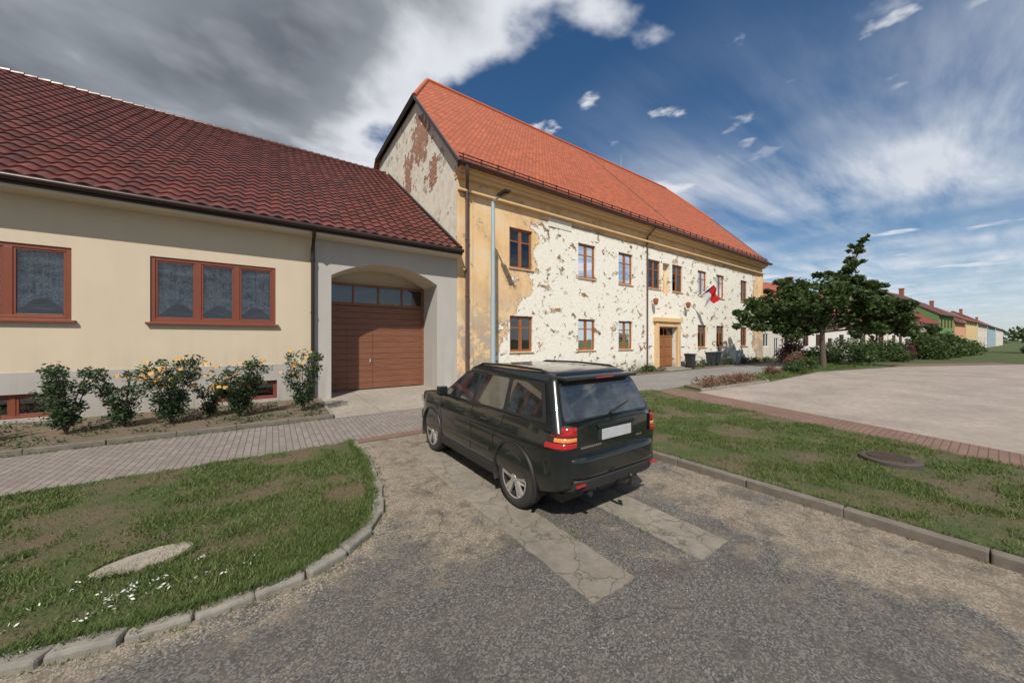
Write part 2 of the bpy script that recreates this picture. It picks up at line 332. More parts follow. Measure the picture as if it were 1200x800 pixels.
kerb('kerb',[(x,y) for x,y in L_curve[:-1]],.14,.068,.36,jit=.013,bev=.024)
kerb('kerb',[(5.55,-7),(5.55,8.1)],.13,.12,1.0,m=M_kerbd)
kerb('kerb',[(5.7,8.15),(12.7,8.15)],.1,.09,1.0)
kerb('kerb',[(7.42,-7),(9.75,-.2),(12.2,7.3)],.08,.085,1.0,m=M_brick)
sheet('brick_path',[(7.5,-7),(9.8,-.2),(12.25,7.3),(12.6,8.1),(14.2,8.0),(13.9,6.9),(11.2,-.3),(9.0,-7)],.014,M_brick)
sheet('plaza',[(9.0,-7),(11.2,-.3),(13.9,6.9),(20,6.5),(29,6.7),(39.8,4.4),(52,-1.2),(52,-25),(9.0,-25)],.010,M_conc)
sheet('brick_path',[(39.8,4.4),(52,-1.2),(54,.2),(41.5,6.0)],.014,M_brick)
sheet('pavement',[(-40,7.5),(6.2,7.5),(6.2,10.15),(-40,10.15)],.012,M_pav)
sheet('pavement_edge',[(1.36,7.42),(5.6,7.42),(5.6,7.72),(1.36,7.72)],.017,M_brick)
sheet('garage_apron',[(1.36,10.15),(6.6,10.15),(6.6,15.3),(1.36,15.3)],.016,M_apron)
sheet('footpath',[(6.2,8.1),(14.2,8.1),(20,8.3),(60,8.3),(60,12.2),(6.6,12.2),(6.2,12.2)],.008,M_path)
raised('flower_bed',[(-40,10.25),(1.25,10.25),(1.25,13.62),(-40,13.62)],.09,M_soil)
kerb('kerb',[(-40,10.2),(1.33,10.2)],.08,.12,1.0,m=M_kerbd)
kerb('kerb',[(1.31,10.25),(1.31,13.6)],.08,.12,1.0)
raised('flower_bed',[(6.75,12.25),(21.4,12.25),(21.4,13.62),(6.75,13.62)],.05,M_soil)
raised('flower_bed',[(25.2,12.25),(41,12.25),(41,13.62),(25.2,13.62)],.05,M_soil)
raised('flower_bed',[(14.4,7.0),(20.0,6.6),(21.6,7.3),(20.5,8.1),(15.0,8.05)],.08,M_soil)
kerb('kerb',[(14.3,6.95),(20.0,6.5),(21.7,7.3)],.1,.11,.9)
def strip(x0,x1,y0,y1,z):
    P=[]; n=12
    def e(): return random.uniform(-.012,.012)
    for i in range(n): P.append((x0+(x1-x0)*i/n,y0+e()*.8))
    m_=int((y1-y0)/.12)
    for i in range(m_): P.append((x1+e(),y0+(y1-y0)*i/m_))
    for i in range(n): P.append((x1-(x1-x0)*i/n,y1+e()*.3))
    for i in range(m_): P.append((x0+e(),y1-(y1-y0)*i/m_))
    raised('concrete_strip',P,z,M_slab)
strip(2.08,2.61,1.84,4.14,.012); strip(2.08,2.60,4.17,6.55,.0125); strip(3.34,3.88,1.62,3.98,.012); strip(3.34,3.87,4.01,6.55,.0125)
def pip(px,py,poly):
    ins=np.zeros(len(px),bool); n=len(poly); j=n-1
    for i in range(n):
        xi,yi=poly[i]; xj,yj=poly[j]
        c=((yi>py)!=(yj>py))&(px<(xj-xi)*(py-yi)/(yj-yi+1e-12)+xi); ins^=c; j=i
    return ins
def grass(name,poly,z,n,L=(.018,.05),w=.005,box=None,dref=4.0):
    xs=[p[0] for p in poly]; ys=[p[1] for p in poly]; bx=box or (min(xs),max(xs),min(ys),max(ys))
    px=rng.uniform(bx[0],bx[1],n); py=rng.uniform(bx[2],bx[3],n)
    k=pip(px,py,poly); px=px[k]; py=py[k]
    d=np.hypot(px,py); k=rng.random(len(px))<np.clip((dref/d)**1.3,0.05,1); px=px[k];py=py[k];d=d[k]
    pn=np.array([mnoise.noise(Vector((a*.9,b*.9,3.1)))+.6*mnoise.noise(Vector((a*3.1,b*3.1,1.1))) for a,b in zip(px,py)])
    k=rng.random(len(px))<np.clip(.60-pn*2.1,.05,1); px=px[k];py=py[k];d=d[k];pn=pn[k]
    m=len(px); sc=np.clip(d/dref,1,3.5)**.8; a=rng.uniform(0,2*np.pi,m); ll=rng.uniform(L[0],L[1],m)*(1-.5*np.clip(pn,-.4,.7)); ww=w*sc*rng.uniform(.6,1.4,m)
    lean=rng.uniform(.2,1.2,m)*ll; la=rng.uniform(0,2*np.pi,m)
    V=np.empty((m,3,3)); V[:,0]=np.c_[px-np.cos(a)*ww,py-np.sin(a)*ww,np.full(m,z-.003)]; V[:,1]=np.c_[px+np.cos(a)*ww,py+np.sin(a)*ww,np.full(m,z-.003)]
    V[:,2]=np.c_[px+np.cos(la)*lean,py+np.sin(la)*lean,z+ll]
    me=bpy.data.meshes.new(name); me.from_pydata(V.reshape(-1,3).tolist(),[],np.arange(3*m).reshape(-1,3).tolist()); me.materials.append(M_grass)
    o=bpy.data.objects.new(name,me); COL.objects.link(o); return o
grass('grass',lawnL,.05,270000,box=(-9,1.4,3.4,7.5))
grass('grass',lawnR,.075,330000,L=(.025,.06),box=(5.6,12.6,-2.5,8.1),dref=6)
grass('grass',[(20,6.7),(29,6.9),(40,5.6),(41,8.2),(21.7,8.2)],.02,22000,L=(.08,.25),w=.012,dref=25)
def along(pts,n,j):
    out=[]
    P=[Vector((a,b)) for a,b in pts]; Ls=[(b-a).length for a,b in zip(P[:-1],P[1:])]; T=sum(Ls)
    for _ in range(n):
        t=random.uniform(0,T)
        for i,l in enumerate(Ls):
            if t<=l: q=P[i].lerp(P[i+1],t/l); break
            t-=l
        out.append((q.x+random.gauss(0,j),q.y+random.gauss(0,j)))
    return out
def tufts(name,cs,h=.04,k=9):
    V=[];F=[]
    for (x,y,z) in cs:
        for _ in range(k):
            a=random.uniform(0,6.28); l=h*random.uniform(.5,1.3); w=.004; bx=x+random.gauss(0,.018); by=y+random.gauss(0,.018); i=len(V)
            V+=[(bx-w*math.cos(a),by-w*math.sin(a),z),(bx+w*math.cos(a),by+w*math.sin(a),z),(bx+math.cos(a+1)*l*.7,by+math.sin(a+1)*l*.7,z+l)]; F.append((i,i+1,i+2))
    me=bpy.data.meshes.new(name); me.from_pydata(V,[],F); me.materials.append(M_grass); o=bpy.data.objects.new(name,me); COL.objects.link(o)
lc=L_curve[:15]
inner=[(x-.08 if x>.9 else x-.02,y+.07) for x,y in lc]
tufts('weeds',[(x,y,.055) for x,y in along(inner,900,.03)],.055)
tufts('weeds',[(x,y,.006) for x,y in along([(x+.09 if x>.9 else x+.03,y-.08 if x<.9 else y) for x,y in lc],110,.02)],.03,6)
tufts('weeds',[(x,y,.006) for x,y in along([(5.46,-3),(5.46,7.3)],60,.015)],.035,6)
tufts('weeds',[(x,y,.012) for x,y in along([(2.64,1.9),(2.64,6.5)],30,.02)+along([(3.31,1.7),(3.31,6.5)],40,.02)],.03,6)
tufts('weeds',[(x,y,.08) for x,y in along([(5.66,-3),(5.66,8)],700,.02)],.06)
tufts('weeds',[(x,y,.016) for x,y in along([(-8,10.12),(1.3,10.12)],160,.02)+along([(-8,7.53),(1.3,7.53)],500,.03)],.05)
def gravel(name,cs,s,m):
    b=MB()
    for x,y in cs:
        r=s*random.uniform(.4,1.3); a=random.uniform(0,6.28); z=.006
        P=[(x+r*math.cos(a+k*1.57+random.uniform(-.3,.3)),y+r*.8*math.sin(a+k*1.57),z) for k in range(4)]; t=(x+random.uniform(-.3,.3)*r,y,z+r*.8)
        i=len(b.v); b.v+=P+[t]
        for k in range(4): b.f.append((i+k,i+(k+1)%4,i+4)); b.m.append(0)
    b.build(name,m,fixn=False)
M_grav=simple('gravel_stone',(.27,.235,.185),.9,var=.5,vs=40)
gravel('gravel',[(x,y) for x,y in along([(x+.16 if x>.9 else x+.05,y-.14 if x<.9 else y) for x,y in lc],2600,.08)],.009,M_grav)
gravel('gravel',[(random.uniform(1.5,5.4),random.uniform(1.2,7.2)) for _ in range(1500)],.008,M_grav)
gravel('gravel',[(x,y) for x,y in along([(5.42,-3),(5.42,7.3)],700,.05)],.009,M_grav)
# ---------------------------------------------------------------- foliage
def leafcloud(name,blobs,size,m,parent=None):
    V=[];F=[]
    for (c,r,n) in blobs:
        if n<1: continue
        c=np.array(c,float); r=np.array(r,float) if hasattr(r,'__len__') else np.array([r]*3)
        d=rng.normal(size=(n,3)); d/=np.linalg.norm(d,axis=1)[:,None]; rad=rng.random(n)**.45
        P=c+d*rad[:,None]*r
        for k in range(n):
            a=rng.normal(size=3); a[2]*=.6; a/=np.linalg.norm(a); b=rng.normal(size=3); b-=a*b.dot(a); b/=np.linalg.norm(b)
            s=size*rng.uniform(.55,1.35); p=P[k]; i=len(V)
            V+= [tuple(p-a*s),tuple(p+b*s*.45),tuple(p+a*s),tuple(p-b*s*.45)]; F.append((i,i+1,i+2,i+3))
    me=bpy.data.meshes.new(name); me.from_pydata(V,[],F); me.materials.append(m); o=bpy.data.objects.new(name,me); COL.objects.link(o)
    if parent: o.parent=parent
    return o
def tree(name,pos,H,crown,trunk_r=.16,leaf=.16,n=9000,fork=.3,lm=None):
    e=empty(name,pos); mb=MB(); base=Vector((0,0,0)); fk=Vector((random.uniform(-.1,.1),random.uniform(-.1,.1),H*fork))
    mb.tube([base,base.lerp(fk,.5)+Vector((.06,.03,0)),fk],[trunk_r*1.25,trunk_r,trunk_r*.85],10)
    blobs=[]
    tot=sum(r[3]**2 for r in crown)
    for dx,dy,z,r in crown:
        t=Vector((dx,dy,z)); mid=fk.lerp(t,.5)+Vector((random.uniform(-.25,.25),random.uniform(-.25,.25),.3))
        mb.tube([fk,mid,t],[trunk_r*.55,trunk_r*.33,trunk_r*.12],7)
        for k in range(9):
            dd=Vector((random.gauss(0,1),random.gauss(0,1),random.gauss(0,.7))).normalized()*r*random.uniform(.5,1.15)
            q=t+dd; mb.tube([mid.lerp(t,random.uniform(.3,1)),q],[trunk_r*.12,trunk_r*.04],5)
            rr=r*random.uniform(.25,.48); blobs.append((tuple(q),(rr,rr,rr*.7),int(n*(r**2)/tot/10)))
        blobs.append(((dx,dy,z),r*.7,int(n*(r**2)/tot/10)))
    mb.build('trunk',M_bark,e,smooth=True,angle=60)
    leafcloud('crown',blobs,leaf,lm or M_leaf,e); return e
tree('deciduous_tree',(34.5,7.7,0),9,[(-2.2,1.0,4.2,1.8),(-3.9,2.2,4.4,1.6),(-5.0,2.9,3.6,1.2),(-3.2,1.6,3.2,1.1),(-1,.3,5.2,1.8),(.8,-1,4.7,1.9),(2.2,-1.6,4.4,1.9),(3.8,-2.6,4.2,1.7),(5.0,-3.5,3.6,1.4),(3.0,-2.0,3.1,1.2),(5.8,-4.1,2.8,.9),(0,.5,3.6,1.7),(1.4,-.8,6.1,1.4),(1.8,-1.1,7.2,.9),(2.1,-1.3,8.1,.6),(2.4,-1.5,9.0,.5),(2.7,-1.8,9.8,.35),(-1.8,.8,5.8,1.3),(.3,-.2,6.4,1.1),(-3.4,1.9,5.5,.9),(3.2,-2.2,5.7,.9)],.17,.17,36000)
def shrub(name,pos,r,h,n,size,m,fl=None,nf=0,fs=.05,stems=9):
    e=empty(name,pos); mb=MB(); blobs=[]
    for k in range(stems):
        a=random.uniform(0,6.28); rr=r*random.uniform(.3,.95); hh=h*random.uniform(.6,1.05)
        t=Vector((math.cos(a)*rr,math.sin(a)*rr,hh)); mb.tube([(0,0,0),t*.5+Vector((0,0,h*.1)),t],[.014,.01,.005],5)
        for q in(.25,.45,.75,.98):
            p=t*q; s=r*random.uniform(.2,.36); blobs.append((tuple(p),(s,s,s*.9),n//(stems*4)))
    mb.build('stems',M_bark,e,smooth=True); leafcloud('leaves',blobs,size,m,e)
    if fl:
        fb=MB()
        for k in range(nf):
            a=random.uniform(0,6.28); rr=r*random.uniform(.2,1.0); c=Vector((math.cos(a)*rr,math.sin(a)*rr,h*random.uniform(.55,1.05)))
            s=fs*random.uniform(.7,1.2)
            for j in range(11):
                t=j*2.4; el=.2+.11*j; d=Vector((math.cos(t)*math.cos(el),math.sin(t)*math.cos(el),math.sin(el))); u=d.cross(Vector((0,0,1))).normalized()*s*.55; w=u.cross(d).normalized()*s*.6
                q=c+d*s*.7; fb.poly([q-u-w*.6,q+u-w*.6,q+u*.8+w,q-u*.8+w])
        fb.build('flowers',fl,e,fixn=False)
    return e
shrub('rose_bush',(-4.75,11.4,.09),.5,.8,1400,.04,M_leafr,M_flo,2,.07)
shrub('rose_bush',(-3.6,11.4,.09),.62,1.4,3400,.04,M_leafr,stems=13)
shrub('rose_bush',(-2.8,11.6,.09),.5,1.25,2200,.04,M_leafr,M_flo,4,.07,stems=11)
shrub('rose_bush',(-1.98,11.4,.09),.68,1.45,3800,.04,M_leafr,M_flo,28,.08,stems=13)
shrub('rose_bush',(-1.35,11.9,.09),.4,.9,1000,.04,M_leafr,M_flo,3,.07)
shrub('rose_bush',(-.72,11.5,.09),.68,1.4,3600,.04,M_leafr,M_flo,20,.08,stems=13)
shrub('rose_bush',(.72,11.3,.09),.58,1.6,3600,.04,M_leafr,M_flo,10,.08,stems=13)
leafcloud('ground_cover',[((random.uniform(-7,1.1),random.uniform(10.4,13.4),.12),(.22,.2,.09),26) for _ in range(150)],.035,M_leafr)
leafcloud('ground_cover',[((random.uniform(7,21),random.uniform(12.5,13.3),.15),(.35,.3,.25),40) for _ in range(60)],.06,M_leafr)
leafcloud('ground_cover',[((random.uniform(25.5,40),random.uniform(12.5,13.3),.2),(.4,.3,.35),40) for _ in range(60)],.07,M_leafr)
leafcloud('heather_bed',[((random.uniform(14.8,20.4),random.uniform(6.95,7.9),.22),(.4,.3,.22),60) for _ in range(45)],.05,M_leafk)
leafcloud('white_clover',[((random.gauss(-.75,.35),random.gauss(3.95,.13),.09),(.05,.05,.02),5) for _ in range(26)]+[((random.uniform(-2.4,-1.3),random.gauss(4.3,.15),.09),(.05,.05,.02),4) for _ in range(8)],.014,M_flw)
def bush(name,pos,r,n,size=.09,m=None):
    e=empty(name,pos); bl=[]
    for k in range(16):
        d=Vector((random.gauss(0,1),random.gauss(0,1),abs(random.gauss(0,.9)))).normalized()
        q=(d.x*r[0]*.62,d.y*r[1]*.62,d.z*r[2]*.62+r[2]*.15); s=random.uniform(.3,.5); bl.append((q,(r[0]*s,r[1]*s,r[2]*s),n//16))
    leafcloud('leaves',bl,size,m or M_leaf,e)
    mb=MB(); mb.tube([(0,0,-.1),(0,0,r[2]*.6)],[.06,.02],6); mb.build('stem',M_bark,e)
bush('round_bush',(45,8.2,0),(2.6,2.2,2.2),5000,.12)
bush('round_bush',(49,6.6,0),(2.4,2.0,2.0),4500,.12)
bush('round_bush',(53,6.0,0),(1.8,1.6,1.6),2600,.12,M_leafp)
bush('round_bush',(37.5,10.4,0),(1.5,1.4,2.3),2600,.1,M_leafp)
bush('round_bush',(41,9.4,0),(2.0,1.8,1.6),2600,.1)
bush('round_bush',(29.5,7.4,0),(.9,.8,.9),1200,.08)
bush('round_bush',(26.6,7.3,0),(1.2,.7,.7),1400,.08)
bush('round_bush',(24,7.6,0),(.8,.6,.5),800,.07,M_leafk)
bush('round_bush',(33,9,0),(1.3,1.0,1.1),1400,.08,M_leafk)
bush('round_bush',(36,9,0),(1.2,1.0,1.3),1400,.08)
bush('round_bush',(59,4.8,0),(3.6,2.4,2.6),5500,.15)
bush('round_bush',(66,4.2,0),(3.6,2.4,2.9),5500,.16)
bush('round_bush',(73,3.8,0),(3.4,2.4,2.7),4500,.16)
bush('round_bush',(80,3.0,0),(3,2.4,2.2),3500,.16)
bush('round_bush',(13.7,12.9,0),(.8,.5,.4),700,.06)
bush('round_bush',(19.6,12.9,0),(.9,.5,.5),700,.06)
tree('deciduous_tree',(60,8.5,0),6,[(0,0,4.0,1.8),(-1.6,1,3.6,1.3),(1.5,-1,3.8,1.5)],.2,.25,4000)
tree('deciduous_tree',(96,-6,0),8,[(0,0,4.5,2.6),(-2,1,4,2),(2,-1,4.2,2.2),(.5,.5,6,1.8)],.25,.4,3000)
tree('deciduous_tree',(150,-14,0),10,[(0,0,5.5,3.6),(-3,1,5,3),(3,-1,5,3),(.5,.5,8,2.4)],.3,.6,3000)
leafcloud('distant_trees',[((random.uniform(330,420),random.uniform(-260,20),random.uniform(2,7)),(9,9,5),60) for _ in range(90)],1.4,M_leaf)

# ---------------------------------------------------------------- building helpers
def wall_open(mb,x0,x1,z0,z1,Y,ops,depth,mi=0,rmi=None):
    xs=sorted(set([x0,x1]+[v for o in ops for v in(o[0],o[1])])); zs=sorted(set([z0,z1]+[v for o in ops for v in(o[2],o[3])]))
    for a,b in zip(xs[:-1],xs[1:]):
        for c,d in zip(zs[:-1],zs[1:]):
            mx=(a+b)/2; mz=(c+d)/2
            if any(o[0]<mx<o[1] and o[2]<mz<o[3] for o in ops): continue
            mb.poly([(a,Y,c),(b,Y,c),(b,Y,d),(a,Y,d)],mi)
    r=mi if rmi is None else rmi
    for o in ops:
        a,b,c,d=o[:4]; Z=Y+depth
        if depth<=0: continue
        mb.poly([(a,Y,c),(a,Z,c),(a,Z,d),(a,Y,d)],r); mb.poly([(b,Y,c),(b,Y,d),(b,Z,d),(b,Z,c)],r)
        mb.poly([(a,Y,d),(a,Z,d),(b,Z,d),(b,Y,d)],r); mb.poly([(a,Y,c),(b,Y,c),(b,Z,c),(a,Z,c)],r)
def window(F,G,D,C,x0,x1,z0,z1,Y,cols=2,trans=None,fw=.075,curt=0,inset=.12):
    y0=Y+inset; y1=y0+.07
    F.box(x0,x0+fw,y0,y1,z0,z1); F.box(x1-fw,x1,y0,y1,z0,z1)
    F.box(x0+fw,x1-fw,y0+.002,y1,z1-fw,z1); F.box(x0+fw,x1-fw,y0+.002,y1,z0,z0+fw)
    w=(x1-x0-2*fw)/cols
    for k in range(1,cols):
        c=x0+fw+w*k; F.box(c-fw*.7,c+fw*.7,y0+.004,y1,z0+fw,z1-fw)
    for k in range(cols):
        a=x0+fw+w*k+(fw*.7 if k else 0); b=x0+fw+w*(k+1)-(fw*.7 if k<cols-1 else 0); s=.045
        F.box(a,a+s,y0+.018,y1-.01,z0+fw,z1-fw); F.box(b-s,b,y0+.018,y1-.01,z0+fw,z1-fw)
        F.box(a+s,b-s,y0+.019,y1-.01,z0+fw,z0+fw+s); F.box(a+s,b-s,y0+.019,y1-.01,z1-fw-s,z1-fw)
        if trans: t=z0+(z1-z0)*trans; F.box(a+s,b-s,y0+.016,y1-.01,t-.03,t+.03)
    G.poly([(x0+fw*.5,y0+.045,z0+fw*.5),(x1-fw*.5,y0+.045,z0+fw*.5),(x1-fw*.5,y0+.045,z1-fw*.5),(x0+fw*.5,y0+.045,z1-fw*.5)])
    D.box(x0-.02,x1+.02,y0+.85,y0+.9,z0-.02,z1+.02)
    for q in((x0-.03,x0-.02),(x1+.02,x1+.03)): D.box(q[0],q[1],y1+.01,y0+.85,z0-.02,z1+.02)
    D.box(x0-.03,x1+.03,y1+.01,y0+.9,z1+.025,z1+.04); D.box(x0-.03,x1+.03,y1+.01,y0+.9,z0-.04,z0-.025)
    if curt:
        n=int((x1-x0)/.03); yy=y1+.08
        pts=[(x0+fw+(x1-x0-2*fw)*i/n, yy+.02*math.sin(i*.9)+.01*math.sin(i*2.3)) for i in range(n+1)]
        zt=z1-fw; 
        for i in range(n):
            f=i/n
            if curt==2 and .3<f<.7: continue
            if curt==3:
                zb=z0+fw+.1+.35*abs(math.sin(f*math.pi*cols))**1.5
            else: zb=z0+fw
            C.poly([(pts[i][0],pts[i][1],zb),(pts[i+1][0],pts[i+1][1],zb),(pts[i+1][0],pts[i+1][1],zt),(pts[i][0],pts[i][1],zt)])
# ---------------------------------------------------------------- main building
E=empty('village_office_building')
XL,XR,YF,YB=6.65,40.35,13.65,31.95
up=[9.42,14.15,17.72,20.88,23.82,27.5,30.6,35.3]; W=1.42
ops=[(x,x+W,5.62,7.6) for x in up]+[(x,x+W,1.5,3.28) for x in (9.45,14.15,17.72,27.5,30.6,35.3)]
door=(21.9,24.3,0.0,3.0)
niche=(22.62,23.5,5.3,7.55)
wm=MB(); wall_open(wm,XL,XR,0,9.2,YF,ops+[door,niche],.3)
F=MB();G=MB();D=MB();C=MB();S=MB()
for i,o in enumerate(ops): window(F,G,D,C,o[0],o[1],o[2],o[3],YF,2,.68,curt=(2 if i in(4,6) else 0),inset=.10)
for o in ops: S.box(o[0]-.06,o[1]+.06,YF-.07,YF+.10,o[2]-.05,o[2]-.002)
for X in (XL,XR):
    wm.poly([(X,YF,0),(X,YF,10.1),(X,18.75,15.55),(X,26.85,15.55),(X,YB,10.1),(X,YB,0)],1)
wm.poly([(XL,YB,0),(XR,YB,0),(XR,YB,10),(XL,YB,10)],1)
wm.build('walls',[M_fac,M_gab],E)
F.build('window_frames',M_wood2,E); G.build('window_panes',M_glassd,E); D.build('room_interiors',M_dark,E); C.build('curtains',M_curt,E); S.build('window_sills',M_ocher,E,bevel=.008)
nm=MB(); nm.poly([(22.62,13.95,5.3),(23.5,13.95,5.3),(23.5,13.95,7.55),(22.62,13.95,7.55)]); nm.build('niche_back',M_ocher,E)
nm=MB(); nm.tube([(23.06,13.8,5.3),(23.06,13.8,5.5),(23.06,13.8,6.0),(23.06,13.8,6.45),(23.06,13.8,6.6),(23.06,13.8,6.75),(23.06,13.8,6.9)],[.2,.17,.16,.19,.08,.11,.03],12); nm.build('statue',M_ocher,E,smooth=True,angle=70)
cm=MB(); cm.box(XL-.02,XR+.02,13.42,13.66,8.62,8.72); cm.box(XL-.03,XR+.03,13.38,13.9,9.2,9.36); cm.box(XL-.05,XR+.05,13.2,13.9,9.363,9.5); cm.box(XL-.06,XR+.06,13.1,13.9,9.503,9.6)
cm.build('cornice',M_ocher,E,bevel=.02)
pm=MB(); pm.box(XL-.03,XL+.75,13.6,13.66,.02,8.6); pm.box(XR-.75,XR+.02,13.6,13.66,.02,8.6); pm.build('corner_pilasters',M_fac,E,bevel=.01)
dm=MB(); dm.box(21.55,21.9,13.45,13.66,0.02,3.35); dm.box(24.3,24.65,13.45,13.66,0.02,3.35); dm.box(21.4,24.8,13.35,13.66,3.353,3.65); dm.box(21.9,24.3,13.47,13.66,3.02,3.35); dm.build('door_surround',M_ocher,E,bevel=.02)
dm=MB(); y=13.88
for k in range(2):
    a=21.95+k*1.16; dm.box(a,a+1.12,y,y+.05,.05,2.3)
    for j in range(3): dm.box(a+.12,a+1.0,y-.03,y-.002,.2+j*.7,.75+j*.7)
dm.box(21.9,24.3,y-.02,y+.05,2.303,2.42); dm.box(21.9,24.3,y,y+.05,2.9,3.0); dm.box(23.05,23.15,y,y+.05,2.42,2.9)
dm.build('entrance_door',M_wood2,E,bevel=.01)
dm=MB(); dm.box(21.8,24.4,13.0,13.62,0.0,.16); dm.box(21.6,24.6,12.6,12.995,0.0,.08); dm.build('entrance_step',M_kerb,E,bevel=.01)
dm=MB(); dm.poly([(21.95,13.93,2.42),(24.25,13.93,2.42),(24.25,13.93,2.9),(21.95,13.93,2.9)]); dm.build('door_light',M_glassd,E)
rm=MB(); a0,a1=6.42,40.65
eF=(13.0,9.6); k1=(18.6,15.6); rd=(22.8,20.1); k2=(27.0,15.6); eB=(32.6,9.6)
rl,rr_=8.8,38.3
rm.poly([(a0,*eF),(a1,*eF),(a1,*k1),(rr_,*rd),(rl,*rd),(a0,*k1)])
rm.poly([(a0,*eB),(a1,*eB),(a1,*k2),(rr_,*rd),(rl,*rd),(a0,*k2)][::-1])
rm.poly([(a0,*k1),(rl,*rd),(a0,*k2)]); rm.poly([(a1,*k1),(a1,*k2),(rr_,*rd)])
ro=rm.build('roof',M_roofo,E)
sm=ro.modifiers.new('s','SOLIDIFY'); sm.thickness=.14; sm.offset=-1
tm=MB(); 
for X in(a0-.02,a1+.02):
    tm.tube([(X,12.98,9.55),(X,18.62,15.6)],.09,6); tm.tube([(X,18.6,15.58),(X,27,15.58)],.09,6); tm.tube([(X,27,15.6),(X,32.6,9.55)],.09,6)
tm.build('verge_boards',M_gut,E)
tm=MB(); tm.tube([(rl,22.8,20.12),(rr_,22.8,20.12)],.13,8); tm.tube([(a0,18.6,15.65),(rl,22.8,20.12)],.11,8); tm.tube([(a1,18.6,15.65),(rr_,22.8,20.12)],.11,8)
tm.build('ridge_tiles',simple('ridge_tile',(.45,.11,.045),.7),E,smooth=True)
tm=MB(); tm.tube([(24.4,13.1,9.72),(24.4,22.7,20.0)],.04,6); tm.build('lightning_conductor',M_pipe,E)
tm=MB()
tm.tube([(a0,12.93,9.58),(a1,12.93,9.58)],.085,8)
for zz in(.22,.36): tm.tube([(a0+.1,13.27,9.75+zz),(a1-.1,13.27,9.75+zz)],.025,6)
x=a0+.3
while x<a1: tm.box(x,x+.03,13.24,13.3,9.85,10.15); x+=.9
tm.build('gutter_and_snow_guard',M_gut,E)
tm=MB(); tm.tube([(6.75,12.93,9.5),(6.8,13.0,9.2),(7.05,13.5,8.7),(7.05,13.5,.1)],.085,10)
for z in(1.5,4,6.5,8.3): tm.tube([(7.05,13.5,z),(7.05,13.5,z+.05)],.105,10)
tm.build('downpipe',M_pipe,E,smooth=True,angle=50)
tm=MB(); tm.tube([(20.65,12.93,9.5),(20.65,13.56,9.0),(20.65,13.56,.1)],.05,8); tm.build('downpipe',M_pipe,E,smooth=True)
tm=MB(); tm.tube([(9.6,22.8,20.1),(9.6,22.8,22.0)],[.03,.01],6); tm.tube([(30,22.8,20.1),(30,22.8,21.6)],[.03,.01],6); tm.build('roof_rods',M_steel,E)
for lx in (21.2,25.4):
    tm=MB(); tm.tube([(lx,13.64,4.75),(lx,13.3,4.85)],.02,6); tm.tube([(lx,13.3,4.45),(lx,13.3,4.6),(lx,13.3,4.85),(lx,13.3,4.92)],[.08,.15,.17,.05],10); tm.build('wall_lamp',M_wood2,E,smooth=True)
tm=MB(); tm.box(25.0,25.5,13.58,13.64,1.6,2.3); tm.box(20.9,21.3,13.58,13.64,1.7,2.3); tm.build('notice_plates',M_white,E)
tm=MB(); tm.box(11.9,13.6,13.62,13.646,8.1,8.55); tm.build('house_sign',simple('sign_white',(.7,.66,.6),.8,var=.3,vs=8),E)
fe=empty('flag',(26.3,13.6,4.9))
tm=MB(); tm.tube([(0,0,0),(.45,-1.5,1.3)],.025,8); tm.build('flagpole',M_white,fe)
nu,nv=26,18; fm=MB(); idx={}
for i in range(nu+1):
    for j in range(nv+1):
        u=i/nu; v=j/nv
        p0=Vector((.45,-1.5,1.3))-Vector((.45,-1.5,1.3)).normalized()*1.0*(1-v)
        x=p0.x+u*.75; z=p0.z-u*.95-.1*u*u; y=p0.y+.12*math.sin(u*9+v*2)*u**.5
        idx[i,j]=fm.vert((x,y,z))
for i in range(nu):
    for j in range(nv):
        u=(i+.5)/nu; v=(j+.5)/nv
        mi=0 if abs(v-.5)<.5*(1-u/.22) else (1 if v<.5 else 2)
        fm.f.append((idx[i,j],idx[i+1,j],idx[i+1,j+1],idx[i,j+1])); fm.m.append(mi)
fm.build('cloth',[simple('flag_blue',(.02,.06,.28),.8),M_white,simple('flag_red',(.6,.02,.02),.8)],fe,smooth=True,angle=180,fixn=False)

# ---------------------------------------------------------------- left house
H=empty('farmhouse_with_garage')
wm=MB(); xs0=-34
wops=[(-7.1,-4.22,2.6,4.45),(-2.81,.08,2.6,4.45),(-11.4,-8.5,2.6,4.45)]
bops=[(-5.9,-4.4,.18,.78),(-1.45,.12,.18,.78)]
wall_open(wm,xs0,1.2,1.3,6.1,YF,wops,.14,0)
wall_open(wm,xs0,1.2,0,1.3,YF-.03,bops,.2,1)
wm.poly([(xs0,YF-.03,1.3),(1.2,YF-.03,1.3),(1.2,YF,1.3),(xs0,YF,1.3)],1)
gx0,gx1,sp,rise=1.71,5.69,4.4,.58
wall_open(wm,1.2,XL-.02,0,6.1,YF-.02,[(gx0,gx1,0,5.2)],.0,2)
a=(gx1-gx0)/2; cx=(gx0+gx1)/2; R=(a*a+rise*rise)/(2*rise); N=28
za=lambda x: sp+math.sqrt(max(0,R*R-(x-cx)**2))-(R-rise)
for i in range(N):
    xa=gx0+(gx1-gx0)*i/N; xb=gx0+(gx1-gx0)*(i+1)/N
    wm.poly([(xa,YF-.02,za(xa)),(xb,YF-.02,za(xb)),(xb,YF-.02,5.2),(xa,YF-.02,5.2)],2)
    wm.poly([(xa,YF-.02,za(xa)),(xb,YF-.02,za(xb)),(xb,15.4,za(xb)),(xa,15.4,za(xa))],3)
wm.poly([(gx0,YF-.02,0),(gx0,15.4,0),(gx0,15.4,sp),(gx0,YF-.02,sp)],2); wm.poly([(gx1,YF-.02,0),(gx1,15.4,0),(gx1,15.4,sp),(gx1,YF-.02,sp)],2)
wm.poly([(gx0,15.38,0),(gx1,15.38,0),(gx1,15.38,5.3),(gx0,15.38,5.3)],3)
